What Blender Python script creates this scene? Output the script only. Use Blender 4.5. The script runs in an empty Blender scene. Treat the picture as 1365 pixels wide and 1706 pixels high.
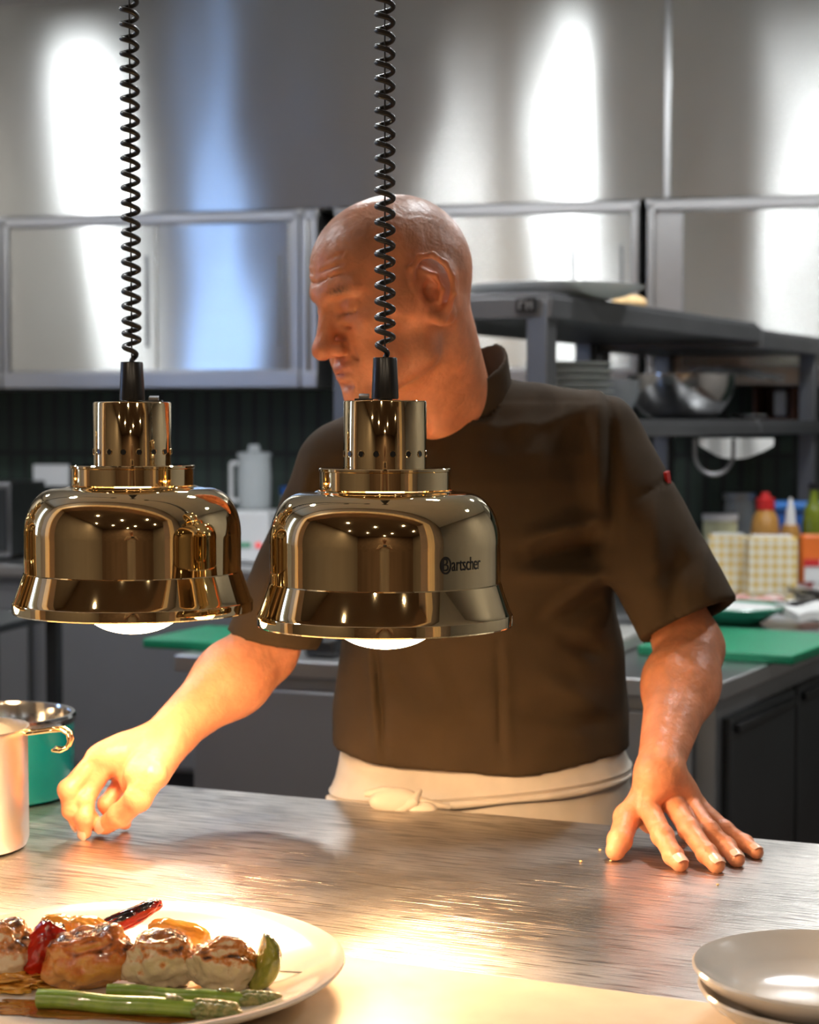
import bpy, bmesh, math, random
import numpy as np
from mathutils import Vector, Matrix, noise
R = math.radians
PI = math.pi
S = bpy.context.scene
C = S.collection

# ------------------------------------------------------------ camera
FPX, CAMH = 3000.0, 1.42
TILT = math.atan((853 - 705) / FPX)
cam_d = bpy.data.cameras.new('camera')
cam = bpy.data.objects.new('camera', cam_d); C.objects.link(cam)
cam.location = (0, 0, CAMH); cam.rotation_euler = (PI/2 - TILT, 0, 0)
cam_d.sensor_fit = 'HORIZONTAL'; cam_d.sensor_width = 36; cam_d.lens = FPX / 1365 * 36
cam_d.clip_start = .05
cam_d.dof.use_dof = True; cam_d.dof.focus_distance = 1.88; cam_d.dof.aperture_fstop = 8.0
S.camera = cam
# ------------------------------------------------------------ world, exposure
w = bpy.data.worlds.new('world'); S.world = w; w.use_nodes = True
w.node_tree.nodes['Background'].inputs[0].default_value = (.9, .95, 1, 1)
w.node_tree.nodes['Background'].inputs[1].default_value = .05
S.view_settings.view_transform = 'Standard'; S.view_settings.look = 'None'
S.view_settings.gamma = 1; S.view_settings.exposure = 0.0
S.view_settings.use_curve_mapping = False

def area(name, loc, target, size, energy, color=(1, 1, 1), size_y=None):
    d = bpy.data.lights.new(name, 'AREA'); d.energy = energy; d.color = color; d.size = size
    if size_y: d.shape = 'RECTANGLE'; d.size_y = size_y
    o = bpy.data.objects.new(name, d); C.objects.link(o); o.location = loc
    o.rotation_euler = (Vector(target) - Vector(loc)).to_track_quat('-Z', 'Y').to_euler()
    return o
def spot(name, loc, target, energy, color, ang, blend, radius, parent=None):
    d = bpy.data.lights.new(name, 'SPOT'); d.energy = energy; d.color = color
    d.spot_size = R(ang); d.spot_blend = blend; d.shadow_soft_size = radius
    o = bpy.data.objects.new(name, d); C.objects.link(o); o.location = loc
    o.rotation_euler = (Vector(target) - Vector(loc)).to_track_quat('-Z', 'Y').to_euler()
    if parent: o.parent = parent
    return o
COOL = (.93, .97, 1.0); WARM = (1.0, .62, .33); SOFTWARM = (1.0, .8, .58)
DOWN_E, DINE_E, LAMP_E = 20.0, 11.0, 19.0

# ------------------------------------------------------------ measuring: picture ray -> place
CF = Vector((0, math.cos(TILT), -math.sin(TILT))); CU = Vector((0, math.sin(TILT), math.cos(TILT)))
def ray(x, y): return Vector(((x - 682.5)/FPX, 0, 0)) + CF - CU*((y - 853)/FPX)
def P(x, y, d):
    r = ray(x, y); return Vector((0, 0, CAMH)) + r * (d / r.y)
def G(x, y, z=.9):
    r = ray(x, y); return Vector((0, 0, CAMH)) + r * ((z - CAMH) / r.z)

# ------------------------------------------------------------ materials
def mat(name, color, rough=.5, metal=0., var=0., vscale=8., bump=0., bscale=40., emit=None, es=0., aniso=0., arot=0.,
        trans=0., sss=0., spec=.5, coat=0., stretch=None, bdist=.002, color2=None, alpha=1., rvar=0.):
    m = bpy.data.materials.new(name); m.use_nodes = True
    N, L = m.node_tree.nodes, m.node_tree.links
    b = N['Principled BSDF']; I = b.inputs
    I['Base Color'].default_value = (*color, 1); I['Roughness'].default_value = rough; I['Metallic'].default_value = metal
    I['Specular IOR Level'].default_value = spec; I['Transmission Weight'].default_value = trans
    I['Coat Weight'].default_value = coat; I['Alpha'].default_value = alpha
    if sss:
        I['Subsurface Weight'].default_value = sss; I['Subsurface Radius'].default_value = (.012, .004, .002); I['Subsurface Scale'].default_value = 1
    if emit: I['Emission Color'].default_value = (*emit, 1); I['Emission Strength'].default_value = es
    tc = N.new('ShaderNodeTexCoord'); src = tc.outputs['Object']
    if stretch:
        mp = N.new('ShaderNodeMapping'); mp.inputs['Scale'].default_value = stretch; L.new(src, mp.inputs[0]); src = mp.outputs[0]
    if var or color2:
        n = N.new('ShaderNodeTexNoise'); n.inputs['Scale'].default_value = vscale; n.inputs['Detail'].default_value = 6; L.new(src, n.inputs[0])
        r = N.new('ShaderNodeValToRGB'); e = r.color_ramp.elements; e[0].position = .35; e[1].position = .65
        c2 = color2 or tuple(min(1, c*(1+var)) for c in color); c1 = color if color2 else tuple(c*(1-var) for c in color)
        e[0].color = (*c1, 1); e[1].color = (*c2, 1)
        L.new(n.outputs[0], r.inputs[0]); L.new(r.outputs[0], I['Base Color'])
    if rvar:
        n2 = N.new('ShaderNodeTexNoise'); n2.inputs['Scale'].default_value = vscale*2; L.new(src, n2.inputs[0])
        mr = N.new('ShaderNodeMapRange'); mr.inputs['To Min'].default_value = rough-rvar; mr.inputs['To Max'].default_value = rough+rvar
        L.new(n2.outputs[0], mr.inputs[0]); L.new(mr.outputs[0], I['Roughness'])
    if bump:
        n = N.new('ShaderNodeTexNoise'); n.inputs['Scale'].default_value = bscale; n.inputs['Detail'].default_value = 5; L.new(src, n.inputs[0])
        bp = N.new('ShaderNodeBump'); bp.inputs['Strength'].default_value = bump; bp.inputs['Distance'].default_value = bdist
        L.new(n.outputs[0], bp.inputs['Height']); L.new(bp.outputs[0], I['Normal'])
    if aniso:
        I['Anisotropic'].default_value = aniso; I['Anisotropic Rotation'].default_value = arot
        tg = N.new('ShaderNodeTangent'); tg.direction_type = 'RADIAL'; tg.axis = 'Z'; L.new(tg.outputs[0], I['Tangent'])
    return m

def steel_wall():
    m = mat('brushed steel panel', (.74, .75, .73), .25, 1., aniso=.97, arot=.25)
    N, L = m.node_tree.nodes, m.node_tree.links; b = N['Principled BSDF']
    tc = N.new('ShaderNodeTexCoord'); mp = N.new('ShaderNodeMapping'); mp.inputs['Scale'].default_value = (1, 1, .55)
    L.new(tc.outputs['Object'], mp.inputs[0])
    n = N.new('ShaderNodeTexNoise'); n.inputs['Scale'].default_value = 1.7; n.inputs['Detail'].default_value = 1; L.new(mp.outputs[0], n.inputs[0])
    bp = N.new('ShaderNodeBump'); bp.inputs['Strength'].default_value = 1; bp.inputs['Distance'].default_value = .016
    L.new(n.outputs[0], bp.inputs['Height'])
    mp2 = N.new('ShaderNodeMapping'); mp2.inputs['Scale'].default_value = (1.5, 1.5, 400); L.new(tc.outputs['Object'], mp2.inputs[0])
    n2 = N.new('ShaderNodeTexNoise'); n2.inputs['Scale'].default_value = 2; L.new(mp2.outputs[0], n2.inputs[0])
    mr = N.new('ShaderNodeMapRange'); mr.inputs['To Min'].default_value = .20; mr.inputs['To Max'].default_value = .29
    L.new(n2.outputs[0], mr.inputs[0]); L.new(mr.outputs[0], b.inputs['Roughness'])
    L.new(bp.outputs[0], b.inputs['Normal'])
    return m

def counter_steel():
    m = mat('scratched worktop steel', (.60, .585, .56), .3, 1.)
    N, L = m.node_tree.nodes, m.node_tree.links; b = N['Principled BSDF']
    tc = N.new('ShaderNodeTexCoord'); hs = []
    for i, (rz, sx, sy, sc) in enumerate([(.2, 9, 330, 1), (1.3, 16, 300, 1), (-.5, 12, 360, 1), (2.3, 14, 320, 1), (.75, 20, 380, 1), (-.15, 5, 420, 1), (1.9, 11, 280, 1)]):
        mp = N.new('ShaderNodeMapping'); mp.inputs['Rotation'].default_value = (0, 0, rz); mp.inputs['Scale'].default_value = (sx, sy, 1)
        mp.inputs['Location'].default_value = (i*3.1, i*1.7, 0)
        L.new(tc.outputs['Object'], mp.inputs[0])
        n = N.new('ShaderNodeTexNoise'); n.inputs['Scale'].default_value = sc; n.inputs['Detail'].default_value = 0; n.inputs['Distortion'].default_value = .15
        L.new(mp.outputs[0], n.inputs[0])
        r = N.new('ShaderNodeMapRange'); r.inputs['From Min'].default_value = .66; r.inputs['From Max'].default_value = .80; L.new(n.outputs[0], r.inputs[0]); hs.append(r)
    acc = hs[0].outputs[0]
    for r in hs[1:]:
        a = N.new('ShaderNodeMath'); a.operation = 'ADD'; L.new(acc, a.inputs[0]); L.new(r.outputs[0], a.inputs[1]); acc = a.outputs[0]
    n = N.new('ShaderNodeTexNoise'); n.inputs['Scale'].default_value = 6; n.inputs['Detail'].default_value = 3; n.inputs['Roughness'].default_value = .55; L.new(tc.outputs['Object'], n.inputs[0])
    a = N.new('ShaderNodeMath'); a.operation = 'MULTIPLY_ADD'; a.inputs[1].default_value = -.3; L.new(acc, a.inputs[0]); 
    s2 = N.new('ShaderNodeMath'); s2.operation = 'MULTIPLY'; s2.inputs[1].default_value = .6; L.new(n.outputs[0], s2.inputs[0]); L.new(s2.outputs[0], a.inputs[2])
    bp = N.new('ShaderNodeBump'); bp.inputs['Strength'].default_value = 1.; bp.inputs['Distance'].default_value = .0009
    L.new(a.outputs[0], bp.inputs['Height']); L.new(bp.outputs[0], b.inputs['Normal'])
    mr = N.new('ShaderNodeMapRange'); mr.inputs['From Min'].default_value = .3; mr.inputs['From Max'].default_value = .7; mr.inputs['To Min'].default_value = .282; mr.inputs['To Max'].default_value = .40
    L.new(n.outputs[0], mr.inputs[0]); L.new(mr.outputs[0], b.inputs['Roughness'])
    cr = N.new('ShaderNodeValToRGB'); cr.color_ramp.elements[0].color = (.64, .60, .55, 1); cr.color_ramp.elements[1].color = (.24, .22, .20, 1)
    cr.color_ramp.elements[1].position = .8
    L.new(acc, cr.inputs[0]); L.new(cr.outputs[0], b.inputs['Base Color'])
    return m

def brick(name, c1, c2, mortar, sx, sy, rough=.3, axis='XZ', bias=0, msize=.01, offset=0.):
    m = mat(name, c1, rough)
    N, L = m.node_tree.nodes, m.node_tree.links; b = N['Principled BSDF']
    tc = N.new('ShaderNodeTexCoord'); sp = N.new('ShaderNodeSeparateXYZ'); L.new(tc.outputs['Object'], sp.inputs[0])
    cb = N.new('ShaderNodeCombineXYZ'); L.new(sp.outputs[0], cb.inputs[0]); L.new(sp.outputs[2 if axis == 'XZ' else 1], cb.inputs[1])
    t = N.new('ShaderNodeTexBrick'); t.offset = offset; t.inputs['Color1'].default_value = (*c1, 1); t.inputs['Color2'].default_value = (*c2, 1)
    t.inputs['Mortar'].default_value = (*mortar, 1); t.inputs['Scale'].default_value = 1; t.inputs['Brick Width'].default_value = sx
    t.inputs['Row Height'].default_value = sy; t.inputs['Mortar Size'].default_value = msize; t.inputs['Bias'].default_value = bias
    L.new(cb.outputs[0], t.inputs[0]); L.new(t.outputs[0], b.inputs['Base Color'])
    bp = N.new('ShaderNodeBump'); bp.invert = True; bp.inputs['Strength'].default_value = .4; bp.inputs['Distance'].default_value = .003
    L.new(t.outputs[1], bp.inputs['Height']); L.new(bp.outputs[0], b.inputs['Normal'])
    return m

def gingham(name):
    m = mat(name, (.8, .76, .6), .8)
    N, L = m.node_tree.nodes, m.node_tree.links; b = N['Principled BSDF']
    tc = N.new('ShaderNodeTexCoord'); sp = N.new('ShaderNodeSeparateXYZ'); L.new(tc.outputs['Object'], sp.inputs[0])
    outs = []
    for ax in (0, 2):
        a = N.new('ShaderNodeMath'); a.operation = 'MULTIPLY'; a.inputs[1].default_value = 2*PI/.028; L.new(sp.outputs[ax], a.inputs[0])
        s = N.new('ShaderNodeMath'); s.operation = 'SINE'; L.new(a.outputs[0], s.inputs[0])
        g = N.new('ShaderNodeMath'); g.operation = 'GREATER_THAN'; g.inputs[1].default_value = 0; L.new(s.outputs[0], g.inputs[0]); outs.append(g)
    a = N.new('ShaderNodeMath'); a.operation = 'ADD'; L.new(outs[0].outputs[0], a.inputs[0]); L.new(outs[1].outputs[0], a.inputs[1])
    h = N.new('ShaderNodeMath'); h.operation = 'MULTIPLY'; h.inputs[1].default_value = .5; L.new(a.outputs[0], h.inputs[0])
    r = N.new('ShaderNodeValToRGB'); r.color_ramp.elements[0].color = (.85, .82, .70, 1); r.color_ramp.elements[1].color = (.72, .50, .12, 1)
    L.new(h.outputs[0], r.inputs[0]); L.new(r.outputs[0], b.inputs['Base Color'])
    return m

M = {}
M['steelwall'] = steel_wall()
M['counter'] = counter_steel()
M['steel'] = mat('satin steel', (.56, .56, .56), .32, 1., var=.06, vscale=3, aniso=.5)
M['steeldark'] = mat('dark steel', (.23, .23, .235), .4, 1., var=.1, vscale=3)
M['greysteel'] = mat('grey cabinet steel', (.34, .35, .36), .42, .9, var=.05, vscale=2)
M['framegrey'] = mat('grey shelving metal', (.17, .17, .175), .45, .8, var=.08, vscale=4)
M['fridge'] = mat('dark fridge front', (.032, .035, .037), .38, .3, var=.15, vscale=3)
M['black'] = mat('black plastic', (.012, .012, .013), .3, var=.1)
M['cord'] = mat('black rubber cord', (.014, .013, .012), .38, var=.1)
M['brass'] = mat('polished brass', (.93, .74, .43), .035, 1., var=.015, vscale=2)
M['bulb'] = mat('lit heat bulb', (1, .9, .7), .3, emit=(1, .70, .40), es=45)
M['stone'] = mat('beige composite ledge', (.66, .55, .40), .32, var=.05, vscale=30, bump=.08, bscale=200, bdist=.0005, rvar=.06)
M['tile'] = brick('dark green tile', (.012, .026, .018), (.018, .036, .024), (.004, .008, .006), .065, .26, .5)
M['floor'] = brick('dark floor tile', (.055, .035, .028), (.07, .045, .035), (.02, .018, .016), .3, .3, .45, axis='XY')
M['ceil'] = mat('white ceiling paint', (.72, .72, .70), .8, var=.03, vscale=2)
M['wallpaint'] = mat('grey wall paint', (.30, .27, .24), .7, var=.04, vscale=2)
M['dinewall'] = mat('brown dining wall', (.20, .135, .095), .6, var=.12, vscale=3)
M['dineceil'] = mat('taupe dining ceiling', (.30, .24, .19), .7, var=.05, vscale=2)
M['wood'] = mat('pale oak pass frame', (.62, .40, .20), .45, var=.12, vscale=6, stretch=(6, 6, .5))
M['lightdisc'] = mat('lit ceiling disc', (1, 1, 1), .5, emit=(.95, .98, 1), es=110)
M['lightdisc_warm'] = mat('lit warm disc', (1, 1, 1), .5, emit=(1, .8, .55), es=30)
M['whitering'] = mat('white trim ring', (.8, .8, .8), .4, var=.02)
M['daylight'] = mat('daylight pane', (.5, .6, .8), .2, emit=(.30, .52, 1.0), es=11)
M['teal'] = mat('teal enamel', (.0, .17, .19), .22, var=.06, vscale=10, coat=.4)
M['tealrim'] = mat('polished steel rim', (.7, .7, .69), .12, 1., var=.03)
M['jug'] = mat('brushed steel jug', (.66, .63, .58), .30, 1., var=.015, vscale=6, aniso=.6)
M['ceramic'] = mat('cream glazed stoneware', (.66, .60, .53), .14, var=.03, vscale=14, coat=.5)
M['ceramicrim'] = mat('tan bare rim', (.62, .47, .30), .4, var=.1, vscale=30)
M['whitecer'] = mat('white ceramic', (.74, .76, .73), .25, var=.02)
M['board'] = mat('green plastic board', (.0, .19, .085), .42, var=.05, vscale=20, bump=.1, bscale=150)
M['greencer'] = mat('green melamine', (.02, .22, .13), .3, var=.05)
M['whiteplast'] = mat('white plastic', (.72, .73, .74), .4, var=.02)
M['cloth'] = mat('white kitchen cloth', (.72, .72, .70), .85, var=.04, bump=.3, bscale=120)
M['greycloth'] = mat('grey steel tray', (.42, .41, .38), .4, .5, var=.05)
M['glass'] = mat('clear plastic', (.75, .8, .82), .08, alpha=.38, var=.02)
M['red'] = mat('red plastic', (.55, .02, .02), .35, var=.04)
M['amber'] = mat('amber sauce', (.50, .25, .06), .3, var=.08)
M['blue'] = mat('blue plastic', (.03, .12, .42), .35, var=.05)
M['bluelid'] = mat('light blue lid', (.06, .22, .62), .35, var=.05)
M['olive'] = mat('olive oil bottle', (.16, .20, .02), .12, var=.1)
M['orange'] = mat('orange wrapper', (.75, .16, .02), .4, var=.05)
M['yellowt'] = mat('pale yellow tub', (.55, .55, .33), .4, var=.08)
M['meat'] = mat('pink sliced meat', (.55, .20, .16), .4, color2=(.72, .55, .50), vscale=30)
M['gingham'] = gingham('yellow checked card')
M['bread'] = mat('yellow bread', (.72, .48, .22), .7, var=.2, vscale=30, bump=.4)
M['brownbox'] = mat('brown wooden box', (.12, .045, .02), .5, var=.2, vscale=8)
M['ledred'] = mat('red button', (.7, .02, .02), .4, emit=(1, .05, .04), es=.6)
M['ledgreen'] = mat('green button', (.0, .3, .12), .4, var=.05)
M['nail'] = mat('finger nail', (.80, .50, .38), .25, var=.03, sss=.1)

# ------------------------------------------------------------ mesh helpers
class MB:
    def __init__(s): s.v = []; s.f = []
    def add(s, vs, fs):
        o = len(s.v); s.v += [tuple(v) for v in vs]; s.f += [tuple(i+o for i in f) for f in fs]; return s
    def box(s, c, size, rz=0, rx=0):
        m = Matrix.Translation(c) @ Matrix.Rotation(rz, 4, 'Z') @ Matrix.Rotation(rx, 4, 'X')
        x, y, z = (k/2 for k in size)
        vs = [m @ Vector((a*x, b*y, d*z)) for d in (-1, 1) for a, b in ((-1, -1), (1, -1), (1, 1), (-1, 1))]
        return s.add(vs, [(3, 2, 1, 0), (4, 5, 6, 7), (0, 1, 5, 4), (1, 2, 6, 5), (2, 3, 7, 6), (3, 0, 4, 7)])
    def prism(s, poly, z0, z1):
        n = len(poly); vs = [(x, y, z0) for x, y in poly] + [(x, y, z1) for x, y in poly]
        return s.add(vs, [tuple(reversed(range(n))), tuple(range(n, 2*n))] + [(i, (i+1) % n, n+(i+1) % n, n+i) for i in range(n)])
    def lathe(s, prof, c=(0, 0, 0), seg=64, cap0=False, cap1=False, wob=None):
        vs = []; n = len(prof)
        for i in range(seg):
            a = 2*PI*i/seg
            for r, z in prof:
                k = wob(a, r) if wob else 1
                vs.append((c[0]+r*k*math.cos(a), c[1]+r*k*math.sin(a), c[2]+z))
        fs = [(i*n+j, ((i+1) % seg)*n+j, ((i+1) % seg)*n+j+1, i*n+j+1) for i in range(seg) for j in range(n-1)]
        if cap0: fs.append(tuple(i*n for i in reversed(range(seg))))
        if cap1: fs.append(tuple(i*n+n-1 for i in range(seg)))
        return s.add(vs, fs)
    def tube(s, pts, r, seg=10, caps=True):
        pts = [Vector(p) for p in pts]; n = len(pts); rs = r if isinstance(r, (list, tuple)) else [r]*n
        t = (pts[1]-pts[0]).normalized(); up = Vector((0, 0, 1)) if abs(t.z) < .9 else Vector((1, 0, 0))
        nx = t.cross(up).normalized(); vs = []
        for i, p in enumerate(pts):
            t = (pts[min(i+1, n-1)]-pts[max(i-1, 0)]).normalized()
            nx = (nx - t*nx.dot(t)).normalized(); ny = t.cross(nx)
            vs += [p + (nx*math.cos(2*PI*k/seg) + ny*math.sin(2*PI*k/seg))*rs[i] for k in range(seg)]
        fs = [(i*seg+k, i*seg+(k+1) % seg, (i+1)*seg+(k+1) % seg, (i+1)*seg+k) for i in range(n-1) for k in range(seg)]
        if caps: fs += [tuple(reversed(range(seg))), tuple((n-1)*seg+k for k in range(seg))]
        return s.add(vs, fs)
    def cyl(s, a, b, r0, r1=None, seg=24): return s.tube([a, b], [r0, r0 if r1 is None else r1], seg)
    def ball(s, c, r, seg=16, sc=(1, 1, 1)):
        prof = [(math.sin(PI*i/seg)*r, -math.cos(PI*i/seg)*r) for i in range(seg+1)]
        o = len(s.v); s.lathe(prof, (0, 0, 0), seg*2)
        for i in range(o, len(s.v)):
            v = s.v[i]; s.v[i] = (v[0]*sc[0]+c[0], v[1]*sc[1]+c[1], v[2]*sc[2]+c[2])
        return s
    def sheet(s, grid, thick=.004):           # grid of points -> solid sheet
        nu, nv = len(grid), len(grid[0]); g = [[Vector(p) for p in row] for row in grid]; top = []; bot = []
        for i in range(nu):
            for j in range(nv):
                du = g[min(i+1, nu-1)][j]-g[max(i-1, 0)][j]; dv = g[i][min(j+1, nv-1)]-g[i][max(j-1, 0)]
                n = du.cross(dv).normalized()*thick/2; top.append(g[i][j]+n); bot.append(g[i][j]-n)
        k = nu*nv; fs = []
        for i in range(nu-1):
            for j in range(nv-1):
                a, b, c, d = i*nv+j, (i+1)*nv+j, (i+1)*nv+j+1, i*nv+j+1
                fs += [(a, b, c, d), (k+d, k+c, k+b, k+a)]
        ring = [i*nv for i in range(nu)] + [(nu-1)*nv+j for j in range(1, nv)] + [i*nv+nv-1 for i in range(nu-2, -1, -1)] + [j for j in range(nv-2, 0, -1)]
        for a, b in zip(ring, ring[1:]+ring[:1]): fs.append((b, a, k+a, k+b))
        return s.add(top+bot, fs)
    def mesh(s, name):
        m = bpy.data.meshes.new(name); m.from_pydata(s.v, [], s.f)
        bm = bmesh.new(); bm.from_mesh(m); bmesh.ops.remove_doubles(bm, verts=bm.verts, dist=1e-6)
        bmesh.ops.recalc_face_normals(bm, faces=bm.faces); bm.to_mesh(m); bm.free(); return m
    def build(s, name, material, parent=None, loc=(0, 0, 0), rz=0, smooth=True, bevel=0, auto=38):
        m = s.mesh(name); m.materials.append(material)
        if smooth:
            m.polygons.foreach_set('use_smooth', [True]*len(m.polygons)); m.set_sharp_from_angle(angle=R(auto))
        o = bpy.data.objects.new(name, m); C.objects.link(o); o.location = loc; o.rotation_euler = (0, 0, rz)
        if parent: o.parent = parent
        if bevel:
            b = o.modifiers.new('bevel', 'BEVEL'); b.width = bevel; b.segments = 3; b.limit_method = 'ANGLE'; b.angle_limit = R(40)
        return o
def tag(o, label, cat, group=None, kind=None):
    o['label'] = label; o['category'] = cat
    if group: o['group'] = group
    if kind: o['kind'] = kind
    return o
def thing(name, label, cat, loc=(0, 0, 0), rz=0, group=None):
    o = bpy.data.objects.new(name, None); C.objects.link(o); o.location = loc; o.rotation_euler = (0, 0, rz); o.empty_display_size = .05
    return tag(o, label, cat, group)
def struct(o): o['kind'] = 'structure'; return o
def copy_tree(o, parent=None):
    c = o.copy(); C.objects.link(c)
    if parent: c.parent = parent
    for ch in list(o.children): copy_tree(ch, c)
    return c

# ------------------------------------------------------------ the room
A_C = R(-23); UC = Vector((math.cos(A_C), math.sin(A_C), 0)); NC = Vector((-math.sin(A_C), math.cos(A_C), 0))   # pass counter axes
def K(u, n, z=0): v = UC*u + NC*n; return Vector((v.x, v.y, z))
A_W = R(-13); UW = Vector((math.cos(A_W), math.sin(A_W), 0)); NW = Vector((-math.sin(A_W), math.cos(A_W), 0))
W0 = Vector((0, 6.55, 0))                       # on the front plane of the wall cupboards
def Wp(u, n, z=0): v = W0 + UW*u + NW*n; return Vector((v.x, v.y, z))
XL, XR, YD, ZC = -3.0, 3.2, -4.2, 3.0
struct(MB().prism([(XL-.2, YD-.2), (XR+.2, YD-.2), (XR+.2, 8.6), (XL-.2, 8.6)], -.1, 0).build('floor', M['floor'], smooth=False))
kit = [K(-9, .82), K(9, .82), K(9, 12), K(-9, 12)]
def clip_poly(poly, side):                      # clip by n.p = .82, keep one side, room rectangle
    out = []
    f = lambda p: (Vector((p[0], p[1], 0)).dot(NC) - 1.16)*side
    for a, b in zip(poly, poly[1:]+poly[:1]):
        if f(a) >= 0: out.append(a)
        if (f(a) >= 0) != (f(b) >= 0):
            t = f(a)/(f(a)-f(b)); out.append((a[0]+(b[0]-a[0])*t, a[1]+(b[1]-a[1])*t))
    return out
rect = [(XL-.2, YD-.2), (XR+.2, YD-.2), (XR+.2, 8.6), (XL-.2, 8.6)]
struct(MB().prism(clip_poly(rect, 1), ZC, ZC+.1).build('ceiling', M['ceil'], smooth=False))
struct(MB().prism(clip_poly(rect, -1), ZC, ZC+.1).build('ceiling_dining', M['dineceil'], smooth=False))
struct(MB().prism([(XL, YD), (XL, 8.4), (XL-.15, 8.4), (XL-.15, YD)], 0, ZC).build('wall_left', M['wallpaint'], smooth=False))
struct(MB().prism([(XR, YD), (XR+.15, YD), (XR+.15, 8.4), (XR, 8.4)], 0, ZC).build('wall_right', M['wallpaint'], smooth=False))
struct(MB().prism([(XL-.15, YD), (XR+.15, YD), (XR+.15, YD-.15), (XL-.15, YD-.15)], 0, ZC).build('wall_dining', M['dinewall'], smooth=False))
struct(MB().box((0, .20, ZC/2), (6.9, .12, ZC)).build('wall_back', M['tile'], loc=Wp(0, .25), rz=A_W, smooth=False))
# steel-clad bulkhead above the cupboards
bz0, bz1 = 2.205, ZC
struct(MB().box((-1.58, .20, (bz0+bz1)/2), (4.40, .40, bz1-bz0)).build('wall_upper', M['steelwall'], loc=Wp(.30, 0), rz=A_W, smooth=False))
struct(MB().box((2.0, .205, (bz0+bz1)/2), (2.74, .40, bz1-bz0)).build('wall_upper_right', M['steelwall'], loc=Wp(.30, 0), rz=A_W, smooth=False))
struct(MB().box((0, 0, (bz0+bz1)/2), (.022, .012, bz1-bz0)).build('trim_1', M['steel'], loc=Wp(.925, -.008), rz=A_W, bevel=.003))
# wall between kitchen and dining room with the pass opening
WN0, WN1 = 1.08, 1.24
OU0, OU1, OZ0, OZ1 = -2.05, .28, .86, 2.02
def wall_line(n0, n1, x): return [(x - NC.x*n)/UC.x for n in (n0, n1)]
ua = wall_line(WN0, WN1, XL); ub = wall_line(WN0, WN1, XR)
def wallpiece(name, u0a, u1a, u1b, u0b, z0, z1, m_='dinewall'):
    struct(MB().prism([K(u0a, WN0)[:2], K(u1a, WN0)[:2], K(u1b, WN1)[:2], K(u0b, WN1)[:2]], z0, z1).build(name, M[m_], smooth=False))
wallpiece('wall_front', ua[0], OU0, OU0, ua[1], 0, ZC)
wallpiece('wall_front_right', OU1, ub[0], ub[1], OU1, 0, ZC)
wallpiece('wall_front_upper', OU0, OU1, OU1, OU0, OZ1, ZC)
wallpiece('wall_front_lower', OU0, OU1, OU1, OU0, 0, OZ0)
def bar(u0, u1, n0, n1, z0, z1, mb): mb.prism([K(u0, n0)[:2], K(u1, n0)[:2], K(u1, n1)[:2], K(u0, n1)[:2]], z0, z1); return mb
struct(bar(OU0-.35, OU0+.01, WN1+.002, WN1+.03, OZ0+.05, OZ1, MB()).build('trim_2', M['wood'], bevel=.004))
struct(bar(OU1-.01, OU1+.40, WN1+.002, WN1+.03, OZ0+.05, OZ1, MB()).build('trim_3', M['wood'], bevel=.004))
struct(bar(OU0-.35, OU1+.40, WN1+.002, WN1+.03, OZ1+.002, OZ1+.16, MB()).build('trim_4', M['wood'], bevel=.004))
# daylight window on the left wall of the kitchen
struct(MB().box((0, 0, 0), (.02, .16, 1.3)).build('window_1', M['daylight'], loc=(XL+.02, 3.06, 1.95), smooth=False))
struct(MB().box((0, 0, .68), (.04, .42, .06)).box((0, 0, -.68), (.04, .42, .06)).box((0, .18, 0), (.04, .06, 1.3)).box((0, -.18, 0), (.04, .06, 1.3)).build('trim_5', M['whitering'], loc=(XL+.03, 3.06, 1.95), bevel=.004))

# ceiling downlights
def downlight(x, y, disc, e, col, label, group, r=.11):
    t = thing('ceiling_downlight', label, 'ceiling light', (x, y, ZC), 0, group)
    MB().lathe([(r, -.002), (r+.018, -.002), (r+.018, -.014), (r, -.018), (r, -.002)], seg=40).build('trim_ring', M['whitering'], t)
    MB().lathe([(0, -.004), (r, -.004), (r, -.010), (0, -.010)], seg=40).build('diffuser', disc, t)
    l = area('downlight_glow', (0, 0, -.03), (0, 0, -2), r*2, e, col); l.parent = t
    l.data.shape = 'DISK'
    return t
for x, y in [(-2.35, 5.25), (-.22, 4.45), (-1.44, 2.85), (1.35, 4.9), (2.2, 3.0), (.55, 3.1)]:
    downlight(x, y, M['lightdisc'], DOWN_E*(1 if y > 4 else .45), COOL, 'round white recessed ceiling light above the kitchen', 'kitchen ceiling downlights')
for x, y in [(-1.6, .1), (-.5, -.9), (.9, -.6), (-1.3, -2.3), (.6, -2.6), (2.0, -1.6), (-2.4, -1.4), (0, -3.6)]:
    downlight(x, y, M['lightdisc_warm'], DINE_E, SOFTWARM, 'small warm recessed ceiling light in the dining room', 'dining room downlights', .045)

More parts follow.
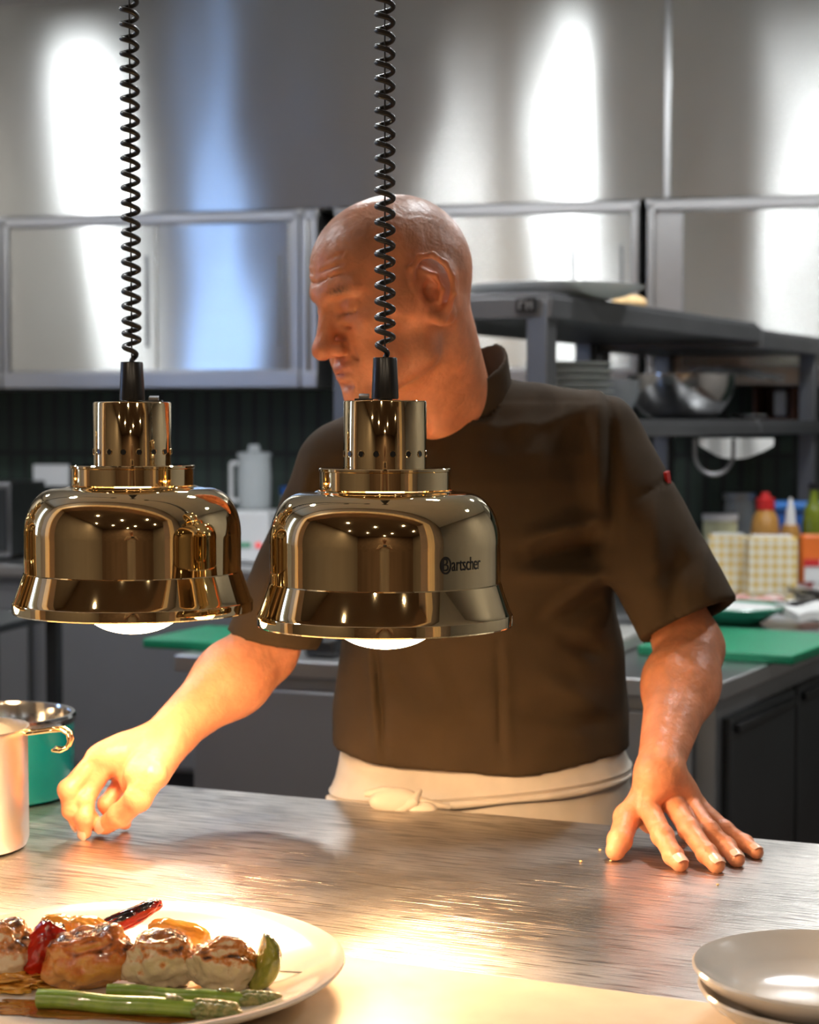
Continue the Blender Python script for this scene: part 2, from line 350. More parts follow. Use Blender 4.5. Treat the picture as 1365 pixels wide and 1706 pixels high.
# ------------------------------------------------------------ wall cupboards (steel, sliding doors)
CZ0, CZ1 = 1.552, 2.20
def cupboard(u0, u1, label, doors, group='steel wall cupboards'):
    t = thing('wall_cupboard', label, 'cabinet', Wp(u0, 0), A_W, group); w_ = u1-u0
    MB().box((w_/2, .20, (CZ0+CZ1)/2), (w_, .36, CZ1-CZ0)).build('body', M['steel'], t, smooth=False)
    f = MB()
    f.box((w_/2, .008, CZ1-.018), (w_, .03, .036)).box((w_/2, .004, CZ0+.03), (w_, .035, .06))
    f.box((.012, .008, (CZ0+CZ1)/2), (.024, .03, CZ1-CZ0)).box((w_-.012, .008, (CZ0+CZ1)/2), (.024, .03, CZ1-CZ0))
    f.build('face_frame', M['steel'], t, bevel=.003)
    for a, b, n in doors:
        d = MB().box(((a+b)/2, n, (CZ0+CZ1)/2+.012), (b-a, .012, CZ1-CZ0-.105)).build('sliding_door', M['steelwall'], t, bevel=.002)
        MB().box((b-.035, n-.008, (CZ0+CZ1)/2), (.012, .006, .34)).build('door_pull', M['steeldark'], d, bevel=.001)
    return t
def up(px): # u on cupboard plane for a picture column
    s = (px-682.5)/FPX; d = W0.dot(NW)/ (NW.x*s + NW.y); return (Vector((s*d, d, 0))-W0).dot(UW)
cupboard(up(-330), up(8)-.006, 'steel wall cupboard at the far left end, mostly out of frame', [(.03, up(8)-up(-330)-.03, -.001)], None)
cupboard(up(8), up(500), 'wide steel wall cupboard with two sliding doors left of the cook', [(.03, up(262)-up(8), .004), (up(256)-up(8), up(490)-up(8)-.02, .014)], None)
cupboard(up(500)+.006, up(530), 'narrow steel filler cupboard beside the cook\'s forehead', [], None)
cupboard(up(560), up(1062), 'steel wall cupboard directly behind the cook\'s head', [(.03, up(970)-up(560), .004), (up(965)-up(560), up(1062)-up(560)-.025, .014)], None)
cupboard(up(1076), up(1560), 'steel wall cupboard right of the thin vertical wall seam', [(up(1135)-up(1076), up(1560)-up(1076)-.03, .006)], None)

# ------------------------------------------------------------ back counter with its appliances
t = thing('back_counter', 'long stainless steel counter along the dark green tiled wall', 'counter', Wp(-1.9, 0), A_W)
MB().box((.97, .03, .88), (2.6, .68, .04)).build('worktop', M['steel'], t, bevel=.004)
MB().box((.97, .07, .50), (2.55, .58, .70)).build('body', M['greysteel'], t, smooth=False)
MB().box((.97, .12, .075), (2.5, .52, .15)).build('plinth', M['fridge'], t, smooth=False)
for i in range(3):
    d = MB().box((.14+.80*i, -.25, .50), (.745, .02, .66)).build('door', M['greysteel'], t, bevel=.004)
    MB().box((.14+.80*i, -.27, .80), (.5, .02, .02)).build('handle', M['steel'], d, bevel=.004)
def wdepth(px, n):      # depth of a picture column on a plane parallel to the back wall
    s = (px-682.5)/FPX; return (W0.dot(NW)+n)/(NW.x*s + NW.y)
p = P(-20, 866, wdepth(-20, .05)); w0 = 2.25/1000*60
t = thing('microwave', 'black microwave with a steel frame at the left end of the back counter', 'microwave', (p.x, p.y, .90), A_W)
MB().box((0, 0, .155), (.34, .32, .28)).build('body', M['steeldark'], t, bevel=.006)
MB().box((-.02, -.165, .155), (.25, .015, .22)).build('door', M['black'], t, bevel=.004)
MB().box((.13, -.165, .155), (.055, .012, .24)).build('control_panel', M['fridge'], t, bevel=.002)
MB().box((-.07, 0, .008), (.03, .28, .016)).box((.09, 0, .008), (.03, .28, .016)).build('feet', M['black'], t)
p = P(86, 792, wdepth(86, .37))
o = MB().box((0, 0, 0), (.155, .016, .088)).build('wall_socket', M['whiteplast'], loc=(p.x, p.y, p.z), rz=A_W, bevel=.004)
tag(o, 'white double wall socket on the green tiles above the left of the back counter', 'socket')
p = P(424, 880, wdepth(424, .05))
t = thing('food_processor', 'white food processor with a clear jar on the back counter left of the cook', 'food processor', (p.x, p.y, .90), A_W)
MB().box((0, 0, .10), (.17, .18, .19)).build('motor_base', M['whiteplast'], t, bevel=.012)
MB().lathe([(.052, .195), (.062, .21), (.065, .32), (.06, .40), (.057, .40), (.058, .32), (.055, .215), (0, .2)], seg=32).build('jar', M['glass'], t)
MB().lathe([(0, .44), (.02, .44), (.025, .415), (.064, .41), (.066, .395), (0, .395)], seg=32).build('lid', M['glass'], t)
MB().cyl((-.09, 0, .23), (-.09, 0, .37), .008).cyl((-.06, 0, .37), (-.09, 0, .37), .008).cyl((-.06, 0, .23), (-.09, 0, .23), .008).build('jar_handle', M['whiteplast'], t)
for i, (x, m_) in enumerate([(-.045, 'black'), (-.02, 'ledgreen'), (.004, 'ledgreen'), (.045, 'ledred')]):
    MB().cyl((x, -.088, .07), (x, -.098, .07), .010, seg=14).build('button', M[m_], t)
p = P(486, 810, wdepth(486, .16))
t = thing('storage_canister', 'tall blue and clear canister right of the food processor jar', 'canister', (p.x, p.y, .90), A_W)
MB().lathe([(0, 0), (.04, 0), (.042, .02), (.042, .24), (.038, .25), (0, .25)], seg=24).build('body', M['glass'], t)
MB().lathe([(0, .25), (.044, .25), (.044, .28), (0, .28)], seg=24).build('lid', M['blue'], t)
p = P(2, 985, 4.6)
t = thing('kitchen_trolley', 'tall dark trolley frame standing at the far left edge', 'trolley', (p.x-.13, 4.9, 0), A_W)
for x in (-.2, .13):
    for y in (-.2, .2): MB().box((x, y, .50), (.035, .035, .80)).build('post', M['fridge'], t, smooth=False)
for z in (.11, .88): MB().box((-.035, 0, z), (.36, .44, .02)).build('shelf', M['fridge'], t, smooth=False)
for x in (-.2, .13):
    for y in (-.2, .2): MB().lathe([(0, -.02), (.035, -.02), (.04, 0), (.035, .02), (0, .02)], seg=16).build('wheel', M['black'], t, loc=(x, y, .045)).rotation_euler = (PI/2, 0, 0)

# ------------------------------------------------------------ middle island worktop
I0 = P(290, 1092, 4.03); I1 = P(1203, 1140, 3.586); IV = Vector((.469, .883, 0)); IV2 = Vector((.39, .92, 0))
q = [Vector((I0.x, I0.y)), Vector((I1.x, I1.y)), Vector((I1.x, I1.y))+IV.xy*2.90, Vector((I0.x, I0.y))+IV2.xy*1.5]
cen = (q[0]+q[1]+q[2]+q[3])/4; OI = Vector((cen.x, cen.y, 0))
def sh(k, poly=None): return [tuple(v - (v-cen).normalized()*k - cen) for v in q]
t = thing('island_counter', 'dark fronted kitchen island with steel worktop behind the cook', 'counter', OI)
MB().prism(sh(0), .862, .90).build('worktop', M['steel'], t, bevel=.004)
MB().prism(sh(.05), .14, .861).build('body', M['greysteel'], t, smooth=False)
MB().prism(sh(.10), 0, .14).build('plinth', M['fridge'], t, smooth=False)
a_s = math.atan2(IV.y, IV.x); s0 = Vector(sh(.03)[1]); e1 = (q[0]-q[1]).normalized()
for i, (a, b) in enumerate([(.06, .54), (.56, 1.04), (1.06, 1.54), (1.56, 2.04), (2.06, 2.7)]):
    c = s0 + IV.xy*((a+b)/2); nrm = Vector((IV.y, -IV.x))
    d = MB().box((c.x+nrm.x*-.005, c.y+nrm.y*-.005, .485), (b-a, .024, .66), a_s).build('door', M['fridge'], t, bevel=.004)
    MB().box((c.x+nrm.x*.012, c.y+nrm.y*.012, .79), (b-a-.06, .014, .018), a_s).build('handle', M['black'], d, bevel=.003)
a_f = math.atan2(-e1.y, -e1.x); f0 = Vector(sh(.04)[0])
wf = (q[1]-q[0]).length - .09
for i in range(2):
    c = f0 - e1*((i+.5)*wf/2+.01); nrm = Vector((math.sin(a_f), -math.cos(a_f)))
    MB().box((c.x+nrm.x*.006, c.y+nrm.y*.006, .49), (wf/2-.012, .02, .68), a_f).build('front_panel', M['greysteel'], t, bevel=.004)

# ------------------------------------------------------------ shelving on the island
SV = Vector((.50, .866, 0)).normalized(); SW = Vector((-.93, .34, 0)).normalized(); Q0 = Vector((.33, 4.30, 0))
AV = math.atan2(SV.y, SV.x)
def Q(s, w_, z=0): v = Q0 + SV*s + SW*w_; return Vector((v.x, v.y, z))
def shelf_unit(s0, s1, ztop, zmid, label, posts, zb=.9):
    t = thing('shelf_rack', label, 'shelving', Q(s0, 0, zb), AV); org = Q(s0, 0)
    l = s1-s0; D = .56
    def lc(s, w_): v = Q(s, w_)-org; m = Matrix.Rotation(-AV, 3, 'Z'); return m @ v
    for s, w_ in posts:
            c = lc(s, w_); MB().box((c.x, c.y, (ztop-zb)/2-.01), (.055, .055, ztop-zb-.02)).build('post', M['framegrey'], t, bevel=.003)
    for z, th, nm in ((ztop, .06, 'top_shelf'), (zmid, .045, 'lower_shelf')):
        pts = [lc(s, w_) for s, w_ in ((s0, -.01), (s1, -.01), (s1, D+.01), (s0, D+.01))]
        o = MB().prism([(p.x, p.y) for p in pts], z-th-zb, z-.012-zb)
        inner = [lc(s, w_) for s, w_ in ((s0+.01, 0), (s1-.01, 0), (s1-.01, D), (s0+.01, D))]
        o.prism([(p.x, p.y) for p in inner], z-.0125-zb, z-zb)
        o.build(nm, M['framegrey'], t, bevel=.002)
    return t
shelf_unit(0, 1.50, 1.731, 1.43, 'grey steel shelf rack on the island behind the cook\'s shoulder', [(.03, .03), (.03, .53), (1.46, .53)])
shelf_unit(1.51, 2.17, 1.712, 1.43, 'darker steel shelf rack continuing at the right edge of the frame', [(1.56, .53), (2.12, .03), (2.12, .53)])
# badge at the near corner of the rack
p = Q(.0, .055, 1.70)
t = thing('corner_badge', 'small black square badge on the front corner of the shelf rack', 'badge', (Q(-.012, .05).x, Q(-.012, .05).y, 1.700), math.atan2(-SW.y, -SW.x))
MB().box((0, 0, 0), (.05, .008, .036)).build('plate', M['black'], t, bevel=.002)
MB().box((-.014, -.006, 0), (.004, .003, .02)).box((-.008, -.006, .008), (.012, .003, .004)).box((.004, -.006, 0), (.004, .003, .02)).box((.012, -.006, .003), (.012, .003, .004)).box((.016, -.006, 0), (.004, .003, .02)).build('mark', M['greysteel'], t)

# things on the racks
def Qpx(px, w_):
    k = (px-682.5)/FPX; return Q((k*(Q0.y+SW.y*w_)-Q0.x-SW.x*w_)/(SV.x-k*SV.y), w_)
def lath(name, prof, m_, label, cat, loc, group=None, seg=40, wob=None, bev=0):
    o = MB().lathe(prof, seg=seg, wob=wob).build(name, m_, loc=loc); return tag(o, label, cat, group)
def plate_prof(r, h, th=.006, foot=.55):
    return [(0, 0), (r*foot, 0), (r*foot, .001), (r*.80, h*.35), (r, h-th*.3), (r*1.005, h), (r*.985, h+.001), (r*.78, h*.35+th), (r*foot, th), (0, th)]
p = Q(.28, .22, 1.733); p = P(935, 482, 4.62)
lath('serving_platter', plate_prof(.235, .035), M['whitecer'], 'large white platter lying on top of the shelf rack', 'plate', (p.x-.02, p.y+.02, 1.732))
p = P(1052, 495, 5.02)
o = MB().ball((0, 0, .022), .05, 10, (1.0, .7, .45)).build('bread_roll', M['bread'], loc=(p.x-.005, p.y, 1.731)); tag(o, 'yellow bread roll on top of the shelf rack right of the platter', 'bread')
pl = Qpx(948, .20)
for i in range(8):
    o = lath('dinner_plate', plate_prof(.12, .018), M['whitecer'], 'white dinner plate in the stack on the rack above the cook\'s shoulder', 'plate', (pl.x+.003*math.sin(i*2.3), pl.y, 1.431+.019*i), 'stacked dinner plates on the rack', 32)
def bowl_prof(r, h, th=.003): 
    o_ = [(0, 0), (r*.4, 0)] + [(r*(.4+.6*math.sin(a*PI/2/8)), h*(1-math.cos(a*PI/2/8))) for a in range(1, 9)] + [(r*1.04, h), (r*1.04, h+th)]
    i_ = [(r*(.4+.6*math.sin(a*PI/2/8))-th, h*(1-math.cos(a*PI/2/8))+th) for a in range(8, 0, -1)] + [(0, th)]
    return o_+i_
p = Qpx(1135, .20)
lath('mixing_bowl', bowl_prof(.165, .135), M['tealrim'], 'large steel mixing bowl on the lower shelf of the rack', 'bowl', (p.x, p.y, 1.431))
p = Qpx(1008, .24)
lath('glass_bowl', bowl_prof(.10, .11), M['glass'], 'clear glass bowl left of the steel mixing bowl', 'bowl', (p.x, p.y, 1.431))
p = P(1215, 690, 5.3)
t = thing('wooden_crate', 'open brown wooden crate at the right of the lower shelf', 'crate', (Qpx(1296, .26).x, Qpx(1296, .26).y, 1.431), AV-PI/2)
MB().box((0, .06, .06), (.15, .012, .12)).box((-.07, 0, .06), (.012, .12, .12)).box((.07, 0, .06), (.012, .12, .12)).box((0, 0, .006), (.14, .12, .012)).build('box', M['brownbox'], t, bevel=.002)
MB().box((.02, -.03, .06), (.045, .03, .09)).build('packet', M['cloth'], t, bevel=.006)
p = Qpx(1247, .08)
lath('small_dish', plate_prof(.06, .015), M['tealrim'], 'small shiny steel dish between the mixing bowl and the crate', 'dish', (p.x, p.y, 1.431))
# film over the crate
g = [[(u*.34-.17, v*.24-.12, .03*math.sin(u*3.1)+.012*math.sin(v*9+u*5)) for v in [j/8 for j in range(9)]] for u in [i/14 for i in range(15)]]
p = Q(1.85, .22)
o = MB().sheet(g, .002).build('plastic_film', M['glass'], loc=(p.x, p.y, 1.565), rz=AV-PI/2); tag(o, 'crumpled clear film lying over the wooden crate', 'film')
# cloth hanging below the lower shelf
g = [[(u*.22, .01*math.sin(u*14), -v*(.02+.07*u*(1-u)*2.2) - .0) for v in [j/8 for j in range(9)]] for u in [i/16 for i in range(17)]]
p = P(1165, 727, 5.2)
o = MB().sheet(g, .004).build('kitchen_cloth', M['cloth'], loc=(p.x, p.y, 1.377), rz=AV-PI/2); tag(o, 'white cloth hanging under the lower shelf of the rack', 'cloth')
arc = [(.055*math.cos(a), 0, .055*math.sin(a)*1.1) for a in [PI + PI*i/14 for i in range(15)]]
o = MB().tube([(-.055, 0, .04)]+arc+[(.055, 0, .04)], .006).build('wire_loop', M['steeldark'], loc=(P(1190, 745, 5.1).x, 5.1, 1.335)); tag(o, 'dark wire loop hanging beside the white cloth under the rack', 'hook')
# ------------------------------------------------------------ things on the island
ZI = .9005
def GI(x, y): return G(x, y, .90)
def board(name, x, y, sx, sy, rz, label, th=.02):
    c = GI(x, y); o = MB().box((0, 0, th/2), (sx, sy, th)).build(name, M['board'], loc=(c.x, c.y, ZI), rz=rz, bevel=.005); return tag(o, label, 'cutting board')
AB = A_C + R(2)
board('cutting_board', 1245, 1082, .36, .44, AV-PI/2, 'green plastic cutting board near the corner of the island, right of the cook\'s arm', .022)
board('cutting_board', 372, 1072, .26, .30, A_C, 'green plastic cutting board at the left end of the island, left of the cook\'s arm', .022)
c = GI(1080, 1088)
t = thing('steel_tray', 'shallow grey steel tray on the island between the cook\'s waist and arm', 'tray', (c.x-.07, c.y+.08, ZI), A_C)
MB().box((-.02, 0, .02), (.15, .30, .04)).build('tray', M['greycloth'], t, bevel=.014)
c = GI(545, 1098)
o = MB().box((0, 0, .022), (.08, .10, .044)).build('black_tub', M['black'], loc=(c.x, c.y+.07, ZI), rz=A_C, bevel=.012); tag(o, 'small black tub on the front edge of the island beside the cook\'s waist', 'tub')
c = GI(1240, 1050)
t = thing('green_dish', 'green melamine dish with a pale inside behind the cutting board', 'dish', (c.x, c.y+.16, ZI), AV-PI/2)
MB().lathe([(0, 0), (.07, 0), (.14, .045), (.136, .048), (.068, .005), (0, .005)], seg=40).build('dish', M['greencer'], t)
MB().lathe([(0, .02), (.09, .02), (.12, .042), (.05, .05), (0, .052)], seg=30).build('rice_paper', M['cloth'], t)
c = GI(1325, 1056)
g = [[(u*.34-.17, v*.12-.06, .018+.008*math.sin(u*12+v*3)+.012*(v > .6)) for v in [j/6 for j in range(7)]] for u in [i/16 for i in range(17)]]
o = MB().sheet(g, .022).build('folded_cloth', M['cloth'], loc=(c.x+.17, c.y+.21, ZI+.008), rz=R(20)); tag(o, 'folded white cloth behind the green cutting board', 'cloth')
c = GI(1222, 1020)
t = thing('meat_tray', 'white tray of sliced pink meat on the island behind the green dish', 'tray', (c.x, c.y+.05, ZI), R(-10))
MB().box((0, 0, .012), (.30, .18, .024)).build('tray', M['whiteplast'], t, bevel=.01)
mm = MB(); rnd = random.Random(5)
for i in range(9): mm.ball((-.12+.03*i, rnd.uniform(-.05, .05), .030), .03, 6, (1, .9, .4))
mm.build('meat_slices', M['meat'], t)
for k, (x, y, dx, r_, l_) in enumerate([(1300, 1012, .0, .13, 'round steel tray in front of the right checked box'), (1352, 1003, .10, .15, 'round steel tray at the right edge beside the orange packet')]):
    c = GI(x, y); lath('steel_platter', plate_prof(r_, .022+.016*k), M['tealrim'], l_, 'tray', (c.x+dx, c.y+.08, ZI))
for (x, y, l_, sx) in ((1216, 990, 'yellow checked card box half hidden behind the cook\'s sleeve', .12), (1290, 994, 'yellow checked card box beside the orange packet', .145)):
    c = GI(x, y); c = P(x, y, c.y)
    t = thing('checked_box', l_, 'box', (c.x, c.y+.05, ZI), A_W*.4, 'yellow checked boxes')
    MB().box((0, 0, .088), (sx, .10, .176)).build('carton', M['gingham'], t, bevel=.004)
    MB().box((0, 0, .1785), (sx*.8, .08, .006)).build('napkins', M['cloth'], t)
def bottle(name, x, y, prof, cap, m1, m2, label, dy=.0, r=1, cat='bottle'):
    c = P(x, y, 5.72+dy); t = thing(name, label, cat, (c.x, c.y, ZI))
    MB().lathe(prof, seg=28).build('body', M[m1], t); MB().lathe(cap, seg=24).build('cap', M[m2], t); return t
bottle('sauce_bottle', 1275, 900, [(0, 0), (.045, 0), (.048, .02), (.048, .17), (.040, .22), (.026, .245), (0, .25)], [(0, .245), (.03, .245), (.03, .28), (.016, .285), (.012, .30), (0, .30)], 'amber', 'red', 'amber sauce bottle with red cap behind the checked boxes')
bottle('squeeze_bottle', 1317, 900, [(0, 0), (.03, 0), (.03, .18), (.024, .20), (0, .20)], [(0, .20), (.018, .20), (.014, .24), (.004, .285), (0, .285)], 'amber', 'whiteplast', 'squeeze bottle with a white pointed nozzle right of the red capped bottle', -.05)
bottle('oil_bottle', 1356, 880, [(0, 0), (.035, 0), (.037, .2), (.030, .25), (.014, .28), (.014, .31), (0, .31)], [(0, .31), (.017, .31), (.017, .33), (0, .33)], 'olive', 'black', 'dark green oil bottle at the right edge of the island', -.02)
bottle('pale_tub', 1200, 900, [(0, 0), (.05, 0), (.055, .20), (.05, .21), (0, .21)], [(0, .21), (.057, .21), (.057, .23), (0, .23)], 'yellowt', 'whiteplast', 'pale yellow tub with white lid behind the cook\'s sleeve', .02, cat='tub')
bottle('clear_jar', 1232, 860, [(0, 0), (.05, 0), (.05, .25), (.045, .27), (0, .27)], [(0, .27), (.053, .27), (.053, .29), (0, .29)], 'glass', 'greysteel', 'clear jar between the pale tub and the amber bottle', .2, cat='jar')
c = P(1330, 850, 6.0)
t = thing('blue_container', 'blue storage box with light blue lid behind the bottles', 'container', (c.x, c.y-.12, ZI), A_W)
MB().box((0, 0, .12), (.24, .16, .24)).build('box', M['blue'], t, bevel=.01)
MB().box((0, 0, .25), (.26, .18, .024)).build('lid', M['bluelid'], t, bevel=.006)
c = P(1362, 980, 5.50)
t = thing('orange_packet', 'orange and white packet with a red emblem at the right edge', 'packet', (c.x, c.y, ZI), 0)
MB().box((0, 0, .09), (.11, .06, .18)).build('packet', M['orange'], t, bevel=.01)
MB().box((-.012, -.032, .06), (.07, .004, .09)).build('white_label', M['whiteplast'], t, bevel=.001)
MB().box((-.025, -.036, .095), (.05, .004, .022)).build('red_band', M['red'], t, bevel=.001)

# ------------------------------------------------------------ the pass counter
t = thing('pass_counter', 'scratched stainless steel pass counter in front of the cook', 'counter', K(0, 1.90), A_C)
MB().box((0, 0, .881), (4.2, .66, .038)).build('worktop', M['counter'], t, bevel=.003)
MB().box((0, .02, .48), (4.1, .56, .76)).build('body', M['greysteel'], t, smooth=False)
MB().box((0, .04, .05), (4.1, .48, .10)).build('plinth', M['fridge'], t, smooth=False)
# ledge line measured in the photo
t = thing('stone_ledge', 'cream coloured stone ledge along the near side of the steel counter', 'ledge', K(0, 1.235), A_C)
MB().prism([(-2.7, .01), (OU0+.01, .01), (OU0+.01, -.19), (OU1-.02, -.19), (OU1-.02, .034), (.9, .034), (.9, .334), (-2.7, .334)], .862, .902).build('slab', M['stone'], t, bevel=.003)
MB().box((-.9, .18, .43), (3.4, .26, .86)).build('support', M['dinewall'], t, smooth=False)
# small crumbs
rnd = random.Random(2)
for x, y in [(968, 1437), (1000, 1418), (1018, 1436), (1196, 1476)]:
    c = G(x, y); o = MB().ball((0, 0, .0012), .0016, 5, (1.2, .9, .8)).build('bread_crumb', M['bread'], loc=(c.x, c.y, .9004)); tag(o, 'tiny pale crumb on the steel counter beside the cook\'s flat hand', 'crumb', 'crumbs on the counter')

# pots at the left
c = G(0, 1322)
t = thing('enamel_pot', 'teal enamelled pot with a steel rim at the left edge of the counter', 'pot', (c.x, c.y-.012, .9003))
MB().lathe([(0, 0), (.095, 0), (.103, .004), (.106, .012), (.106, .108), (.103, .108), (.103, .012), (0, .008)], seg=72).build('pot_body', M['teal'], t)
MB().lathe([(.1035, .100), (.1085, .106), (.1095, .112), (.107, .116), (.102, .116), (.100, .110), (.100, .02), (.1025, .02)], seg=72).build('steel_rim', M['tealrim'], t)
MB().lathe([(0, .009), (.099, .009), (.099, .012), (0, .011)], seg=48).build('inner_base', M['steel'], t)
c = G(-62, 1412)
t = thing('steel_jug', 'brushed steel jug with a brass coloured wire handle, nearest on the left', 'jug', (c.x, c.y, .9003))
MB().lathe([(0, 0), (.070, 0), (.077, .003), (.080, .012), (.0795, .140), (.082, .146), (.0815, .149), (.0785, .148), (.0765, .140), (.0765, .012), (.072, .006), (0, .005)], seg=80).build('jug_body', M['jug'], t)
pts = [(.080, -.012, .142), (.090, -.012, .143), (.110, -.010, .1455), (.124, -.008, .146), (.131, -.007, .141), (.133, -.007, .132), (.130, -.007, .124), (.122, -.007, .120), (.113, -.007, .121)]
pts2 = [(x, y+.020, z) for x, y, z in pts]
MB().tube(pts, .0022, 10).tube(pts2, .0022, 10).tube([pts[-1], pts2[-1]], .0022, 10).build('wire_handle', M['brass'], t)

# ------------------------------------------------------------ near plate with the food
def G2(x, y, z): return G(x, y, z)
cp = G(196, 1618, .925)
PLZ = .9025
def wobp(a, r): return 1 + (.010*math.sin(2*a+.6)+.006*math.sin(3*a+2)+.003*math.sin(7*a))*min(1, r/.1)
pr = [(0, 0), (.115, 0), (.118, .002), (.150, .008), (.185, .0205), (.2015, .0285), (.2035, .031), (.2025, .0335), (.1985, .0335), (.183, .0255), (.150, .0135), (.115, .0065), (0, .006)]
t = thing('oval_plate', 'large cream stoneware plate of grilled skewers in the lower left', 'plate', (cp.x, cp.y, PLZ))
MB().lathe(pr, seg=120, wob=wobp).build('plate_body', M['ceramic'], t)
PF = PLZ+.0065   # eating surface
# plates at the right
pr2 = [(0, 0), (.060, 0), (.062, .002), (.090, .010), (.108, .022), (.1145, .030), (.1155, .0325), (.1135, .0345), (.108, .0315), (.088, .0165), (.060, .007), (0, .0065)]
def wobq(a, r): return 1 + (.014*math.sin(2*a+1.2)+.008*math.sin(3*a+.4)+.004*math.sin(8*a))*min(1, r/.07)
cq = G(1380, 1642, .935)
for i, (dx, dy, dz, rz, l_) in enumerate([(0, 0, .016, 0, 'cream saucer with wavy rim on top of the pair at lower right'), (.002, -.004, 0, 1.1, 'cream saucer underneath the top one at lower right')]):
    t = thing('saucer', l_, 'plate', (cq.x+dx, cq.y+dy, PLZ-.0003+dz), rz, 'stacked cream saucers')
    MB().lathe(pr2, seg=96, wob=wobq).build('dish', M['ceramic'], t)
cr_ = G(1404, 1812, .925)
t = thing('side_plate', 'cream plate whose rim just shows at the bottom right corner', 'plate', (cr_.x, cr_.y, PLZ-.0005), .6)
MB().lathe([(r*.8, z*.8) for r, z in pr2], seg=96, wob=wobq).build('dish', M['ceramic'], t)

# food materials (all procedural)
def food(name, c1, c2, c3, scale=30, lo=.42, mid=.55, hi=.68, rough=.25, bump=.6, up=True, coat=.8):
    m = mat(name, c1, rough, 0, sss=.08, coat=coat)
    N, L = m.node_tree.nodes, m.node_tree.links; b = N['Principled BSDF']
    tc = N.new('ShaderNodeTexCoord'); n = N.new('ShaderNodeTexNoise'); n.inputs['Scale'].default_value = scale; n.inputs['Detail'].default_value = 7; n.inputs['Roughness'].default_value = .65
    L.new(tc.outputs['Object'], n.inputs[0]); src = n.outputs[0]
    if up:
        g_ = N.new('ShaderNodeNewGeometry'); s = N.new('ShaderNodeSeparateXYZ'); L.new(tc.outputs['Normal'], s.inputs[0])
        a = N.new('ShaderNodeMath'); a.operation = 'MULTIPLY_ADD'; a.inputs[1].default_value = .30; L.new(s.outputs[2], a.inputs[0]); L.new(src, a.inputs[2]); src = a.outputs[0]
    r = N.new('ShaderNodeValToRGB'); e = r.color_ramp.elements; e[0].position = lo; e[0].color = (*c1, 1); e[1].position = hi; e[1].color = (*c3, 1)
    k = e.new(mid); k.color = (*c2, 1)
    L.new(src, r.inputs[0]); L.new(r.outputs[0], b.inputs['Base Color'])
    n3 = N.new('ShaderNodeTexNoise'); n3.inputs['Scale'].default_value = scale*5; n3.inputs['Detail'].default_value = 4; L.new(tc.outputs['Object'], n3.inputs[0])
    bp = N.new('ShaderNodeBump'); bp.inputs['Strength'].default_value = bump; bp.inputs['Distance'].default_value = .0018
    L.new(n3.outputs[0], bp.inputs['Height']); L.new(bp.outputs[0], b.inputs['Normal'])
    return m
F = {}
F['chicken'] = food('grilled chicken', (.66, .52, .34), (.56, .19, .035), (.05, .02, .010), 42, .55, .66, .83)
F['glazed'] = food('orange glazed chicken', (.68, .30, .07), (.58, .15, .02), (.05, .02, .01), 44, .47, .64, .85, rough=.22)
F['pepper'] = food('charred red pepper', (.50, .015, .004), (.30, .010, .004), (.012, .007, .006), 24, .50, .62, .74, rough=.15, bump=.2)
F['yellow'] = food('roast yellow pepper', (.75, .40, .05), (.68, .30, .04), (.2, .06, .01), 30, .5, .75, 1.0, rough=.18, bump=.2)
F['onion'] = food('grilled green pepper', (.32, .30, .04), (.20, .20, .02), (.02, .02, .008), 34, .45, .62, .80, rough=.2, bump=.15)
F['asparagus'] = food('green asparagus', (.22, .33, .04), (.16, .26, .03), (.30, .30, .10), 40, .45, .6, .8, rough=.28, bump=.15, up=False)
F['tip'] = food('asparagus tip', (.30, .26, .09), (.12, .16, .03), (.40, .30, .14), 90, .45, .55, .7, rough=.5, bump=.6, up=False)
F['sauce'] = food('brown sauce film', (.34, .12, .02), (.26, .09, .015), (.20, .06, .01), 30, .4, .6, .8, rough=.08, bump=.05, up=False)
F['skewer'] = mat('steel skewer', (.75, .72, .68), .2, 1., var=.03)
def lump(name, loc, size, m_, seed, rz=0, ry=0, amp=.22, fr=1.6, parent=None, label=None, cat=None, group=None, sub=5, rx=0, cut=None):
    bm = bmesh.new(); bmesh.ops.create_icosphere(bm, subdivisions=sub, radius=1)
    for v in bm.verts:
        p = v.co.copy(); q_ = p*fr + Vector((seed*7.3, seed*3.1, seed*1.7))
        k = 1 + amp*noise.noise(q_) + amp*.45*noise.noise(q_*2.7) + amp*.15*noise.noise(q_*7)
        s_ = Vector([math.copysign(abs(c_)**.82, c_) for c_ in p]); v.co = s_*k
        v.co = Vector((v.co.x*size[0], v.co.y*size[1], v.co.z*size[2]))
        if cut: v.co = cut(v.co)
    m = bpy.data.meshes.new(name); bm.to_mesh(m); bm.free(); m.materials.append(m_)
    m.polygons.foreach_set('use_smooth', [True]*len(m.polygons))
    o = bpy.data.objects.new(name, m); C.objects.link(o); o.location = loc; o.rotation_euler = (rx, ry, rz)
    if parent: o.parent = parent
    if label: tag(o, label, cat, group)
    return o
